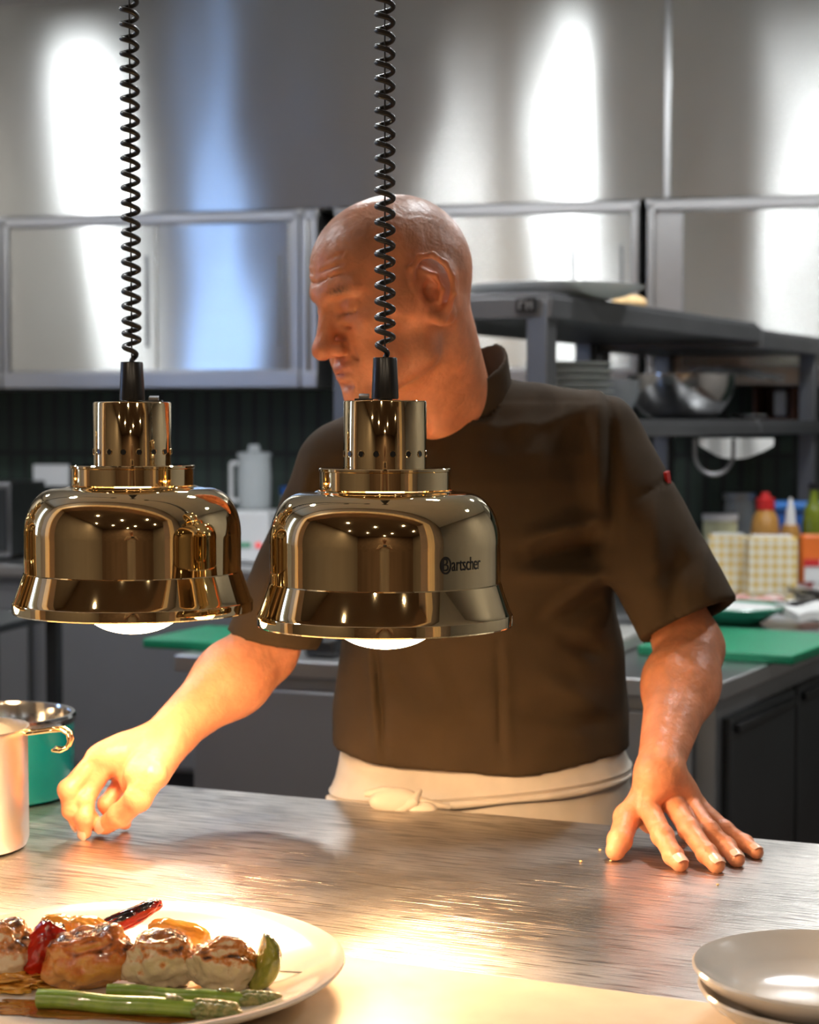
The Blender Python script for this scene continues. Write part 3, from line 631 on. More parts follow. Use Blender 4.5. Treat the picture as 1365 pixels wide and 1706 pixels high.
# picture-measured centres (x, y) at height z above the plate
def fp(x, y, z): v = G(x, y, PF+z); return v
CH = 'chicken chunks on the skewers'
lump('chicken_chunk', fp(372, 1606, .022), (.031, .022, .0235), F['chicken'], 1, .2, 0, label='pale grilled chicken chunk next to the green pepper at the skewer end', cat='food', group=CH)
lump('chicken_chunk', fp(268, 1600, .024), (.032, .023, .0255), F['chicken'], 2.2, .1, 0, label='pale grilled chicken chunk in the middle of the skewer', cat='food', group=CH)
lump('glazed_chunk', fp(150, 1596, .025), (.041, .025, .0275), F['glazed'], 3.4, .25, -.12, label='orange glazed chicken chunk right of the red pepper', cat='food', group=CH)
lump('chicken_chunk', fp(8, 1585, .027), (.028, .024, .028), F['chicken'], 4.5, 0, 0, label='charred chicken chunk at the left edge of the photo', cat='food', group=CH)
lump('chicken_chunk', fp(-110, 1590, .024), (.03, .024, .023), F['glazed'], 5.1, 0, 0, label='glazed chicken chunk beyond the left edge of the photo', cat='food', group=CH)
lump('red_pepper', fp(72, 1582, .030), (.016, .014, .028), F['pepper'], 6, .3, .5, amp=.15, label='charred red pepper piece standing left of the glazed chunk', cat='food')
lump('red_pepper', fp(200, 1536, .037), (.044, .011, .009), F['pepper'], 7.7, .12, -.42, amp=.18, label='long charred red pepper strip lying on top of the chicken', cat='food')
lump('yellow_pepper', fp(96, 1556, .030), (.020, .014, .019), F['yellow'], 8, 0, 0, amp=.12, label='yellow pepper piece behind the standing red pepper', cat='food')
lump('yellow_pepper', fp(145, 1556, .030), (.022, .014, .017), F['yellow'], 12, 0, .2, amp=.12, label='yellow pepper piece behind the glazed chunk', cat='food')
lump('yellow_pepper', fp(300, 1556, .030), (.029, .014, .013), F['yellow'], 9, .1, .25, amp=.12, label='yellow pepper piece behind the middle chicken chunks', cat='food')
def bend(v): 
    return Vector((v.x + 55*v.z*v.z*-1 + .006, v.y, v.z)) 
lump('green_pepper', fp(440, 1604, .0245), (.0095, .020, .0255), F['onion'], 10, .35, .32, amp=.07, cut=lambda v: Vector((v.x - 12*v.z*v.z + .004, v.y, v.z)), label='curved charred green pepper piece at the end of the skewer', cat='food')
lump('fried_crumbs', fp(20, 1632, .006), (.034, .022, .007), F['yellow'], 11, 0, 0, amp=.5, fr=3, label='heap of orange vegetable bits under the skewer at left', cat='food')
a_, b_ = fp(-150, 1592, .024), fp(543, 1622, .011)
o = MB().tube([a_, a_.lerp(b_, .5)+Vector((0, 0, -.0)), b_], [.0011, .0011, .0008], 8).build('skewer', F['skewer'], smooth=True); tag(o, 'thin steel skewer through the chicken, tip pointing right', 'skewer')
def spear(x0, y0, x1, y1, z, label, r=.0086):
    a, b = fp(x0, y0, z), fp(x1, y1, z); L_ = (b-a).length; t = thing('asparagus_spear', label, 'vegetable', a, math.atan2((b-a).y, (b-a).x), 'asparagus spears on the plate')
    n = 22; pts = [(L_*.80*i/n, .0012*math.sin(i*.35), .0006*math.sin(i*.5)) for i in range(n+1)]
    MB().tube(pts, [r*(1-.12*i/n) for i in range(n+1)], 20).build('stalk', F['asparagus'], t)
    h = MB()
    e_ = Vector(pts[-1]); pr_ = [(L_*.80+L_*.21*i/12) for i in range(13)]
    h.tube([(x_, e_.y, e_.z) for x_ in pr_], [r*.9*(1.12-.1*i/12 if i < 8 else max(.15, 1.0-.22*(i-8))) for i in range(13)], 16)
    for i in range(9):
        for k in range(4):
            an = k*PI/2+i*.8; x_ = L_*.80+L_*.18*i/9; rr = r*(.95-.06*max(0, i-5))
            h.ball((x_, e_.y+rr*math.cos(an)*.75, e_.z+rr*math.sin(an)*.75), .0040, 5, (1.7, 1, 1))
    h.build('bud_tip', F['tip'], t)
    sc = MB()
    for i, s_ in enumerate([.22, .42, .56, .68]):
        an = -1.2+i*.9; x_ = L_*s_
        sc.ball((x_, r*.93*math.cos(an), r*.93*math.sin(an)), .0036, 5, (2.4, .8, .7))
    sc.build('scale_leaf', F['tip'], t)
    return t
spear(64, 1664, 400, 1686, .0095, 'front asparagus spear lying along the skewer, tip to the right')
spear(180, 1652, 470, 1668, .0088, 'rear asparagus spear half hidden beside the chicken', .0070)
lump('sauce_pool', fp(215, 1684, .0004), (.11, .026, .0012), F['sauce'], 13, -.1, 0, amp=.35, fr=2.2, label='thin pool of brown cooking sauce under the asparagus', cat='sauce', sub=5)

# ------------------------------------------------------------ heat lamps
LAMPS = []
def text_mesh(s, size, ext=.0004):
    cu = bpy.data.curves.new('lettering', 'FONT'); cu.body = s; cu.size = size; cu.extrude = 0; cu.align_x = 'LEFT'; cu.align_y = 'CENTER'
    o = bpy.data.objects.new('lettering', cu); C.objects.link(o)
    dg = bpy.context.evaluated_depsgraph_get(); me = bpy.data.meshes.new_from_object(o.evaluated_get(dg))
    bpy.data.objects.remove(o); return me
def heat_lamp(loc, label, twist=0, brand=True, coil_phase=0, sw=None, e=1.):
    t = thing('heat_lamp', label, 'heat lamp', loc, 0, 'brass heat lamps over the pass')
    q_ = [(.1165, .000), (.1185, -.0005), (.1368, -.0005), (.1376, .001), (.1376, .0105), (.1374, .0115), (.1366, .0122), (.1345, .0160),
          (.1246, .0450), (.1238, .0462), (.1238, .0860)]
    n = 36
    for i in range(1, n+1):                        # rounded shoulder
        a = PI/2*i/n; q_.append((.0830+.0410*math.cos(a)**.85, .0860+.0560*math.sin(a)**.95))
    q_ += [(.0760, .1428), (.0730, .1440)]
    inner = [(r-.0022, z-.0015 if z > .05 else z+.001) for r, z in reversed(q_)]
    MB().lathe(q_+inner, seg=160).build('shade', M['brass'], t, auto=13)
    MB().lathe([(.0655, .1440), (.0685, .1440), (.0700, .1452), (.0700, .1640), (.0712, .1648), (.0712, .1672), (.0700, .1682), (.0455, .1682), (.0455, .1660)], seg=96).build('collar', M['brass'], t, auto=30)
    MB().lathe([(.0445, .1660), (.0445, .2385), (.0438, .2398), (.0425, .2402), (.006, .2402), (.006, .2380)], seg=96).build('vent_cylinder', M['brass'], t, auto=30)
    h = MB(); rg = MB()
    for i in range(16):
        a = 2*PI*(i+.5)/16+twist; d = Vector((math.cos(a), math.sin(a), 0)); c = d*.0447 + Vector((0, 0, .1835))
        h.cyl(c-d*.003, c+d*.0002, .0032, seg=16)
        s_ = Vector((-d.y, d.x, 0)); rg.tube([c+d*.0002+(s_*math.cos(b)+Vector((0, 0, 1))*math.sin(b))*.0034 for b in [2*PI*k/14 for k in range(15)]], .00035, 5, False)
    h.build('vent_holes', M['black'], t); rg.build('hole_rims', M['brass'], t)
    MB().lathe([(0, .2402), (.0075, .2402), (.0075, .2415), (.0142, .2418), (.0146, .2440), (.0128, .2850), (.0122, .2860), (.004, .2860), (.004, .2850)], seg=40).build('cord_grip', M['black'], t, auto=40)
    sx, sy = sw or (-.022, -.020)
    s1 = MB().box((sx, sy, .2409), (.020, .014, .0022)).build('rocker_switch', M['black'], t, bevel=.0006)
    MB().box((sx, sy, .2440), (.011, .009, .005), 0, .25).build('rocker', M['greysteel'], s1, bevel=.0008)
    prof = [(0, -.0265)] + [(.056*math.sin(a), -.0265+.030*(1-math.cos(a))) for a in [PI/2*i/14 for i in range(1, 15)]] + [(.045, .035), (.020, .085), (.018, .11), (0, .11)]
    MB().lathe(prof, seg=48).build('bulb', M['bulb'], t)
    zt = ZC - loc[2] - .02; pitch = .0168; z0 = .2855; pts = []
    n = int((zt-z0)/pitch*16)
    for i in range(n+1):
        zz = z0+(zt-z0)*i/n; a = -(zz-z0)/pitch*2*PI + coil_phase; k = min(1, i/14)
        k2 = min(1, (n-i)/14); rr = .0088*k*k2
        if i < 40: a = -(zz-z0)/pitch*2*PI*(.62+.38*i/40) + coil_phase
        pts.append((rr*math.cos(a), rr*math.sin(a), zz))
    MB().tube(pts, .0030, 8).build('coiled_cord', M['cord'], t, auto=80)
    MB().cyl((0, 0, z0), (0, 0, zt), .0009, seg=8).build('support_wire', M['black'], t)
    MB().lathe([(0, zt-.01), (.05, zt-.01), (.055, zt+.0), (.055, zt+.02), (0, zt+.02)], seg=40).build('ceiling_rose', M['black'], t)
    spot('heat_bulb_light', (0, 0, -.034), (0, 0, -2), LAMP_E*e, WARM, 165, .8, .045, t)
    LAMPS.append(t)
    if brand:
        me = text_mesh('artscher', .0150); b0 = MB()
        Rr = .12415; cx = .0305; zc = .0715
        def wrap(x_, z_, off=.0002):
            a = R(-90) + R(28.5) + x_/Rr; return ((Rr+off)*math.cos(a), (Rr+off)*math.sin(a), zc+z_*1.25)
        b0.add([wrap(v.co.x*.83+.0117, v.co.y*1.05) for v in me.vertices], [tuple(f.vertices) for f in me.polygons])
        mB = text_mesh('B', .0170)
        b0.build('brand_lettering', M['black'], t, smooth=False)
        dsc = MB(); k = 40
        ring = [wrap(.0045+.0068*math.cos(2*PI*i/k), .0072*math.sin(2*PI*i/k)) for i in range(k)]; rin = [wrap(.0045+.0053*math.cos(2*PI*i/k), .0057*math.sin(2*PI*i/k)) for i in range(k)]
        dsc.add(ring+rin, [(i, (i+1) % k, k+(i+1) % k, k+i) for i in range(k)])
        dsc.add([wrap(v.co.x*.9-.0003, v.co.y*.9) for v in mB.vertices], [tuple(f.vertices) for f in mB.polygons])
        left = [wrap(.0045-.0053*math.cos(b), .0057*math.sin(b)) for b in [-PI/3+2*PI/3*i/10 for i in range(11)]]
        dsc.add(left, [tuple(range(11))])
        dsc.build('brand_emblem', M['black'], t, smooth=False)
    return t
LZ = 1.204
p = P(642, 1040, 1.93); heat_lamp((p.x, 1.93, LZ), 'polished brass heat lamp hanging in front of the cook\'s chest, black lettering on it', .0, True, .6, None, 1.5)
p = P(223, 1030, 2.07); heat_lamp((p.x, 2.07, LZ), 'polished brass heat lamp hanging on the left, above the cook\'s reaching arm', .12, False, 2.2, (.026, -.008), .72)

p = P(-203, 1030, 2.235); heat_lamp((p.x, 2.235, LZ), 'polished brass heat lamp just beyond the left edge, mirrored in its neighbour', .3, False, 1.2, None, .6)
# ------------------------------------------------------------ continuous surfaces for the figure
class Field:
    def __init__(s, lo, hi, h):
        s.h = h; s.lo = np.array(lo, float)-2*h; n = (np.ceil((np.array(hi)+2*h-s.lo)/h)+1).astype(int)
        s.n = n; s.F = np.full(n, 9., np.float32); s.ax = [s.lo[i]+h*np.arange(n[i]) for i in range(3)]
    def block(s, lo, hi):
        i0 = [max(0, int((lo[i]-s.lo[i])/s.h)) for i in range(3)]; i1 = [min(s.n[i], int((hi[i]-s.lo[i])/s.h)+2) for i in range(3)]
        if any(b-a < 1 for a, b in zip(i0, i1)): return None
        sl = tuple(slice(a, b) for a, b in zip(i0, i1))
        X, Y, Z = np.meshgrid(*[s.ax[i][sl[i]] for i in range(3)], indexing='ij'); return sl, X, Y, Z
    def put(s, fn, lo, hi, k=.01, op='u'):
        pad = k + 3*s.h; b = s.block([v-pad for v in lo], [v+pad for v in hi])
        if b is None: return
        sl, X, Y, Z = b; d = fn(X, Y, Z).astype(np.float32); f = s.F[sl]
        if op == 'u': hh = np.maximum(k-np.abs(f-d), 0)/k; s.F[sl] = np.minimum(f, d)-hh*hh*k/4
        elif op == 's': d = -d; hh = np.maximum(k-np.abs(f-d), 0)/k; s.F[sl] = np.maximum(f, d)+hh*hh*k/4
        elif op == 'a': s.F[sl] = f + d
    def surf(s, F=None):
        F = s.F if F is None else F; n = F.shape; I = (F < 0)
        c = [slice(0, -1), slice(1, None)]; cnt = np.zeros([k-1 for k in n], np.int8)
        for a in (0, 1):
            for b in (0, 1):
                for d in (0, 1): cnt += I[c[a], c[b], c[d]]
        act = (cnt > 0) & (cnt < 8); idx = np.argwhere(act); m = len(idx)
        vid = -np.ones(act.shape, np.int64); vid[act] = np.arange(m)
        acc = np.zeros((m, 3)); w_ = np.zeros(m)
        i, j, k = idx.T
        for ax in range(3):
            for a in (0, 1):
                for b in (0, 1):
                    o0 = [0, 0, 0]; o0[(ax+1) % 3] = a; o0[(ax+2) % 3] = b; o1 = list(o0); o1[ax] = 1
                    f0 = F[i+o0[0], j+o0[1], k+o0[2]].astype(float); f1 = F[i+o1[0], j+o1[1], k+o1[2]].astype(float)
                    x = (f0 < 0) != (f1 < 0); t = np.where(x, f0/np.where(x, f0-f1, 1), 0)
                    p = np.tile(np.array(o0, float), (m, 1)); p[:, ax] = t
                    acc += p*x[:, None]; w_ += x
        V = s.lo + (idx + acc/w_[:, None])*s.h; quads = []
        for ax in range(3):
            u, v = (ax+1) % 3, (ax+2) % 3
            a = [slice(None)]*3; b = [slice(None)]*3; a[ax] = slice(0, -1); b[ax] = slice(1, None)
            e = I[tuple(a)] != I[tuple(b)]
            q_ = np.argwhere(e); ok = (q_[:, u] > 0) & (q_[:, v] > 0) & (q_[:, u] < n[u]-1) & (q_[:, v] < n[v]-1); q_ = q_[ok]
            ins = I[tuple(q_.T)]
            def g(du, dv): z = q_.copy(); z[:, u] += du; z[:, v] += dv; return vid[tuple(z.T)]
            Q_ = np.stack([g(-1, -1), g(0, -1), g(0, 0), g(-1, 0)], 1); Q_[~ins] = Q_[~ins][:, ::-1]; quads.append(Q_)
        return V, np.concatenate(quads)
def cap(a, b, ra, rb):
    a, b = np.array(a, float), np.array(b, float); ab = b-a; L2 = max(1e-9, ab@ab)
    def fn(X, Y, Z):
        t = np.clip(((X-a[0])*ab[0]+(Y-a[1])*ab[1]+(Z-a[2])*ab[2])/L2, 0, 1)
        return np.sqrt((X-a[0]-t*ab[0])**2+(Y-a[1]-t*ab[1])**2+(Z-a[2]-t*ab[2])**2)-(ra+(rb-ra)*t)
    r = max(ra, rb); return fn, np.minimum(a, b)-r, np.maximum(a, b)+r
def ell(c, r, Rm=None):
    c = np.array(c, float); r = np.array(r, float); A = np.eye(3) if Rm is None else np.array(Rm)
    def fn(X, Y, Z):
        q = [(X-c[0])*A[0][i]+(Y-c[1])*A[1][i]+(Z-c[2])*A[2][i] for i in range(3)]
        k0 = np.sqrt((q[0]/r[0])**2+(q[1]/r[1])**2+(q[2]/r[2])**2); k1 = np.sqrt((q[0]/r[0]**2)**2+(q[1]/r[1]**2)**2+(q[2]/r[2]**2)**2)
        return k0*(k0-1)/np.maximum(k1, 1e-6)
    m = r.max(); return fn, c-m, c+m
def loft(levels, pw=2.3):     # levels: (z, cx, cy, rx, ry, rot), z ascending
    Lv = np.array(sorted(levels)); z = Lv[:, 0]
    def fn(X, Y, Z):
        cx, cy, rx, ry, ro = [np.interp(Z, z, Lv[:, i]) for i in range(1, 6)]
        dx, dy = X-cx, Y-cy; u = dx*np.cos(ro)+dy*np.sin(ro); v = -dx*np.sin(ro)+dy*np.cos(ro)
        d = ((np.abs(u/rx)**pw+np.abs(v/ry)**pw)**(1/pw)-1)*np.minimum(rx, ry)
        return np.maximum(d, np.maximum(z[0]-Z, Z-z[-1]))
    m = np.maximum(Lv[:, 3], Lv[:, 4]).max()
    return fn, np.array([Lv[:, 1].min()-m, Lv[:, 2].min()-m, z[0]]), np.array([Lv[:, 1].max()+m, Lv[:, 2].max()+m, z[-1]])
def np_mesh(name, V, Q_, material, parent=None, org=(0, 0, 0)):
    me = bpy.data.meshes.new(name); V = V-np.array(org)
    used = np.unique(Q_); remap = -np.ones(len(V), np.int64); remap[used] = np.arange(len(used)); V = V[used]; Q_ = remap[Q_]
    me.vertices.add(len(V)); me.vertices.foreach_set('co', V.astype(np.float32).ravel())
    me.loops.add(Q_.size); me.loops.foreach_set('vertex_index', Q_.astype(np.int32).ravel())
    me.polygons.add(len(Q_)); me.polygons.foreach_set('loop_start', np.arange(0, Q_.size, 4, dtype=np.int32))
    me.update(calc_edges=True); me.validate(); me.polygons.foreach_set('use_smooth', [True]*len(me.polygons)); me.materials.append(material)
    o = bpy.data.objects.new(name, me); C.objects.link(o)
    if parent: o.parent = parent
    return o, V
def n3(X, Y, Z, s, seed=0):   # cheap smooth pseudo-noise
    a = np.sin(X*s+1.7*np.sin(Y*s*.8+seed)+seed)+np.sin(Y*s*1.1+1.3*np.sin(Z*s*.9+seed*2)+2)+np.sin(Z*s*.95+1.5*np.sin(X*s*1.05+seed)+4)
    return a/3

# ---- skeleton of the cook, measured from the photograph (column, row, depth)
J = dict(
 neck=P(752, 690, 2.46), headc=P(652, 497, 2.33), chest=P(785, 860, 2.50), waist=P(800, 1180, 2.56),
 shR=P(990, 742, 2.50), elR=P(1150, 1080, 2.40), wrR=G(1098, 1284, .995),
 shL=P(572, 790, 2.42), elL=P(440, 1085, 2.43), wrL=G(262, 1240, 1.012))
ORG = Vector((J['waist'].x, J['waist'].y+.02, 0))
# head frame: local x = his left, -y = forward, z = up
HM = Matrix.Rotation(R(-57), 3, 'Z') @ Matrix.Rotation(R(17), 3, 'X') @ Matrix.Rotation(R(-3), 3, 'Y')
HS = 1.045
HC = J['headc']
def H(x, y, z): return HC + HM @ Vector((x*HS, y*HS, z*HS))
HMn = np.array(HM)
ops = []      # (fn, lo, hi, k, op, region tag)
def U(pr, k=.01, op='u', reg='b'): ops.append((pr[0], pr[1], pr[2], k, op, reg))
def hcap(a, b, ra, rb, k=.008, op='u'): U(cap(H(*a), H(*b), ra*HS, rb*HS), k, op, 'h')
def hell(c, r, k=.01, op='u', tilt=None):
    A = HMn if tilt is None else HMn @ np.array(Matrix.Rotation(tilt[0], 3, 'X') @ Matrix.Rotation(tilt[1], 3, 'Y') @ Matrix.Rotation(tilt[2], 3, 'Z'))
    U(ell(H(*c), [v*HS for v in r], A), k, op, 'h')
# cranium and face masses
hell((0, .018, .040), (.0775, .096, .083), .02)
hell((0, -.018, .040), (.068, .074, .070), .03)
hell((0, -.030, -.015), (.058, .058, .075), .03)
hell((0, .045, .015), (.066, .062, .062), .03)
for s_ in (-1, 1):
    hcap((s_*.058, .002, -.030), (s_*.050, -.010, -.066), .018, .017, .03)      # jaw angle
    hcap((s_*.050, -.012, -.068), (s_*.014, -.072, -.104), .017, .016, .03)     # jaw line
    hell((s_*.044, -.060, -.018), (.021, .021, .018), .022)                     # cheekbone
    hell((s_*.034, -.064, -.058), (.024, .020, .028), .025)                     # cheek
    hell((s_*.0745, -.005, .000), (.010, .045, .022), .03)                      # zygomatic arch
hcap((-.012, -.0865, .031), (.012, -.0865, .031), .0085, .0085, .016)
hell((0, -.080, -.100), (.021, .017, .016), .02)                                # chin
hell((0, -.080, -.068), (.028, .018, .022), .02)                                # mouth mound
for s_ in (-1, 1):
    hcap((s_*.010, -.089, .028), (s_*.046, -.074, .030), .0075, .007, .014)     # brow ridge
    hell((s_*.032, -.094, .008), (.019, .014, .0125), .012, 's')                # socket
    hell((s_*.031, -.0715, .006), (.0150, .0150, .0135), .005)                  # eyeball under lids
    hcap((s_*.018, -.0835, .0105), (s_*.044, -.0750, .0105), .0038, .003, .005) # upper lid fold
    hcap((s_*.016, -.0850, -.006), (s_*.042, -.0765, -.007), .0035, .0035, .008)# under-eye bag
    hcap((s_*.018, -.0885, .0005), (s_*.043, -.0790, .0000), .0010, .0010, .0025, 's')  # lid slit
    hcap((s_*.017, -.0860, -.0135), (s_*.040, -.0775, -.020), .0014, .001, .006, 's')   # fold below bag
hcap((0, -.089, .018), (0, -.106, -.022), .0088, .0112, .012)                   # nose bridge
hell((0, -.1135, -.0340), (.0150, .0135, .0130), .010)                          # nose tip
for s_ in (-1, 1):
    hell((s_*.0135, -.0985, -.0380), (.0085, .0125, .0095), .006)               # wing
    hell((s_*.0065, -.1070, -.0475), (.0035, .0055, .0040), .003, 's')          # nostril
    hcap((s_*.0200, -.0950, -.0350), (s_*.0300, -.0830, -.0600), .0009, .0007, .007, 's')  # smile fold
    for k_ in range(3): hcap((s_*.047, -.0700, .006-.004*k_), (s_*.058, -.0560, .014-.011*k_), .0006, .0006, .004, 's')   # crow's feet
hcap((-.018, -.0920, -.0625), (.018, -.0920, -.0625), .0040, .0040, .006)       # upper lip
hell((0, -.0960, -.0625), (.013, .005, .0042), .006)
hell((0, -.0945, -.0730), (.016, .0055, .0048), .006)                           # lower lip
for s_ in (-1, 1):
    hcap((0, -.1010, -.0676), (s_*.0255, -.0870, -.0690), .0010, .0014, .003, 's')
hcap((-.010, -.0965, -.0835), (.010, -.0965, -.0835), .002, .002, .008, 's')
for k_, z_ in enumerate((.046, .057, .068)):                                    # forehead lines
    for s_ in (-1, 1): hcap((s_*.002, -.0962+.10*(z_-.040)**1.0*.9, z_-.002), (s_*.040, -.0800+.12*(z_-.04), z_+.002), .0009, .0006, .005, 's')
# ears
for s_ in (-1, 1):
    ex, ey, ez = .0760, -.002, .000
    def E(a, b, o=0): a_, b_ = a*1.26, b*1.36; return (s_*(ex+o*1.45+max(0, a_)*.30), ey+a_-b_*.10, ez+b_)      # a back, b up, o outward
    for k_ in range(5): hell(E(.002+.003*k_, .020-.011*k_, -.001), (.0060, .0150-.0012*k_, .0125), .008)
    hell(E(.012, .008, -.002), (.0065, .0160, .0230), .010)
    rim = [(-.009, -.004, .003), (-.0125, .010, .005), (-.008, .023, .007), (.003, .0305, .009), (.014, .029, .011), (.0215, .019, .012), (.0235, .006, .012), (.020, -.008, .011), (.012, -.019, .009)]
    for p0, p1 in zip(rim, rim[1:]): hcap(E(*p0), E(*p1), .0038, .0038, .004)
    hcap(E(.012, -.019, .008), E(.002, -.027, .007), .0048, .0070, .006)        # lobe
    hcap(E(.002, -.027, .007), E(-.005, -.022, .004), .0068, .0050, .006)
    anti = [(.002, .018, .006), (.011, .011, .009), (.012, -.002, .010), (.006, -.012, .009)]
    for p0, p1 in zip(anti, anti[1:]): hcap(E(*p0), E(*p1), .0030, .0032, .005)
    hell(E(.001, -.001, .009), (.0095, .0085, .0115), .004, 's')                # concha
    hcap(E(.004, .024, .013), E(.017, .012, .015), .0018, .0016, .004, 's')
    hcap(E(-.010, -.009, .006), E(-.010, -.002, .006), .0036, .0030, .004)      # tragus
# neck
nk = J['neck']
U(cap(H(0, .032, -.035), nk+Vector((-.004, .024, .0)), .060, .057), .03)
U(cap(H(0, -.002, -.060), nk+Vector((-.016, -.008, .0)), .046, .050), .03)
for s_ in (-1, 1): U(cap(H(s_*.055, .035, -.03), nk+Vector((-.02, -.055, -.01)), .014, .013), .03)
U(cap(H(0, .045, -.07), nk+Vector((.008, .045, -.02)), .05, .052), .03)
# torso and legs (covered by clothes)
def tz(y, d): return P(700, y, d).z
def lv(y, xl, xr, d, ry, rot=0.): a, b = P(xl, y, d), P(xr, y, d); return (a.z, (a.x+b.x)/2, d, (b.x-a.x)/2, ry, rot)
RT = -.12
TORSO = [lv(1310, 548, 1050, 2.575, .142, RT), lv(1262, 551, 1048, 2.575, .140, RT), lv(1235, 552, 1047, 2.575, .140, RT), lv(1150, 563, 1041, 2.57, .134, RT), lv(1060, 570, 1032, 2.555, .128, RT),
         lv(960, 562, 1024, 2.535, .126, RT), lv(870, 552, 1018, 2.515, .124, RT), lv(800, 556, 1008, 2.50, .112, RT), lv(755, 585, 975, 2.49, .094, RT), lv(715, 640, 920, 2.485, .07, RT)]
body_t = [(z, cx, cy, rx-.045, ry-.036, ro) for z, cx, cy, rx, ry, ro in TORSO]
U(loft(body_t), .03)
U(cap(nk+Vector((.04, .02, -.045)), J['shR']+Vector((-.02, 0, -.005)), .040, .045), .03)
U(cap(nk+Vector((-.04, .0, -.045)), J['shL']+Vector((.02, 0, -.005)), .040, .045), .03)
hipz = .93
for s_ in (-1, 1):
    hx = ORG.x + s_*.09
    U(cap((hx, ORG.y, .90), (hx, ORG.y-.015, .50), .088, .058), .03)
    U(cap((hx, ORG.y-.015, .50), (hx, ORG.y+.02, .09), .056, .038), .03)
    U(cap((hx, ORG.y+.04, .045), (hx+s_*.02, ORG.y-.14, .035), .040, .030), .03)
U(ell((ORG.x, ORG.y, .90), (.165, .10, .12)), .04)
# arms
def arm(sh, el, wr, side):
    U(cap(sh, el, .052, .042), .03)
    fd = (wr-el)
    U(cap(el, el+fd*.32, .043, .0455), .02); U(cap(el+fd*.30, wr-fd*.08, .0455, .0290), .03)
arm(J['shR'], J['elR'], J['wrR'], 1); arm(J['shL'], J['elL'], J['wrL'], -1)
# hands
def chain(pts, rs, k=.004):
    for a, b, ra, rb in zip(pts, pts[1:], rs, rs[1:]): U(cap(a, b, ra, rb), k, 'u', 'd')
NAILS = []
def hand(wr, fin, thumb, palm, up):
    for (pts, rs) in palm: 
        for a, b, ra, rb in zip(pts, pts[1:], rs, rs[1:]): U(cap(a, b, ra, rb), .016, 'u', 'd')
    for pts, rs in fin + [thumb]:
        chain(pts, rs, .0045)
        for q_, r_ in zip(pts[1:-1], rs[1:-1]): U(ell(q_, (r_*1.03,)*3), .005, 'u', 'd')
wr = J['wrR']
mcp = [G(1077, 1338, .957), G(1113, 1324, .962), G(1140, 1328, .958), G(1161, 1341, .948)]
pip = [G(1104, 1392, .932), G(1149, 1382, .936), G(1181, 1384, .932), G(1208, 1383, .924)]
dip = [G(1122, 1425, .915), G(1178, 1422, .917), G(1211, 1411, .915), G(1242, 1405, .912)]
tip = [G(1133, 1439, .9085), G(1194, 1441, .9085), G(1228, 1432, .9082), G(1261, 1420, .9075)]
finR = [([a, b, c_, d_], [r_*1.10, r_*.98, r_*.88, r_*.80]) for a, b, c_, d_, r_ in zip(mcp, pip, dip, tip, (.0126, .0128, .0121, .0106))]
hb = wr + Vector((0, .0, -.002))
palmR = [([hb+(m_-hb)*.05+Vector((.006*(i-1.5), 0, 0)), hb+(m_-hb)*.6, m_], [.0190, .0150, .0118]) for i, m_ in enumerate(mcp)]
palmR += [([hb, G(1072, 1345, .948), G(1085, 1372, .93)], [.020, .019, .013]), ([hb+Vector((.0, 0, -.012)), G(1150, 1350, .928)], [.020, .016])]
th = [G(1080, 1325, .965), G(1046, 1362, .940), G(1033, 1400, .922), G(1026, 1417, .9125)]
hand(wr, finR, (th, [.0190, .0160, .0138, .0120]), palmR, Vector((0, 0, 1)))
for i in range(4): NAILS.append((dip[i], tip[i], finR[i][1][3], 0))
wl = J['wrL']
m2 = [G(194, 1259, 1.003), G(176, 1272, .997), G(176, 1290, .985), G(188, 1310, .968)]
p2 = [G(150, 1279, .985), G(121, 1326, .962), G(138, 1345, .945), G(160, 1352, .935)]
d2 = [G(150, 1345, .938), G(126, 1358, .935), G(150, 1378, .918), G(184, 1372, .917)]
t2 = [G(142, 1387, .9088), G(136, 1378, .914), G(172, 1383, .9085), G(205, 1374, .9085)]
# index: knuckle -> bent joint -> down to the tip; the others fold behind it
idx = [G(190, 1257, 1.004), G(144, 1320, .958), G(140, 1362, .930), G(141, 1386, .9095)]
mid = [G(162, 1265, 1.000), G(114, 1318, .964), G(119, 1352, .938), G(131, 1376, .917)]
rin = [G(170, 1284, .985), G(134, 1338, .950), G(146, 1372, .922), G(160, 1382, .911)]
lit = [G(196, 1303, .970), G(165, 1348, .940), G(176, 1374, .920), G(197, 1381, .9095)]
rin = [v + Vector((.0, .018, 0)) for v in rin]; lit = [v + Vector((.004, .030, 0)) for v in lit]; mid = [v + Vector((-.002, .008, 0)) for v in mid]
finL = [(idx, [.0140, .0120, .0105, .0090]), (mid, [.0125, .0118, .0104, .0090]), (rin, [.0125, .0110, .0098, .0086]), (lit, [.0110, .0098, .0086, .0078])]
palmL = [([wl+(v[0]-wl)*.05, wl+(v[0]-wl)*.55, v[0]], [.0185, .0170, .0130]) for v in (idx, mid, rin, lit)]
fdl = (wl - J['elL']).normalized()
palmL += [([wl+(idx[0]-wl)*.2, G(236, 1292, .985), G(220, 1304, .972)], [.0200, .0190, .013]), ([idx[0]+Vector((.008, 0, -.010)), G(226, 1312, .964)], [.012, .012]),
          ([wl-fdl*.03+Vector((.004, 0, -.006)), G(258, 1286, .988)], [.025, .0205]), ([wl, (idx[0]+mid[0])/2], [.02, .0155])]
thL = [G(254, 1290, .988)+Vector((0, -.004, 0)), G(232, 1327, .960)+Vector((0, -.010, 0)), G(202, 1355, .935)+Vector((0, -.010, 0)), G(177, 1373, .9165)+Vector((0, -.008, 0))]
hand(wl, finL, (thL, [.0190, .0160, .0142, .0116]), palmL, None)

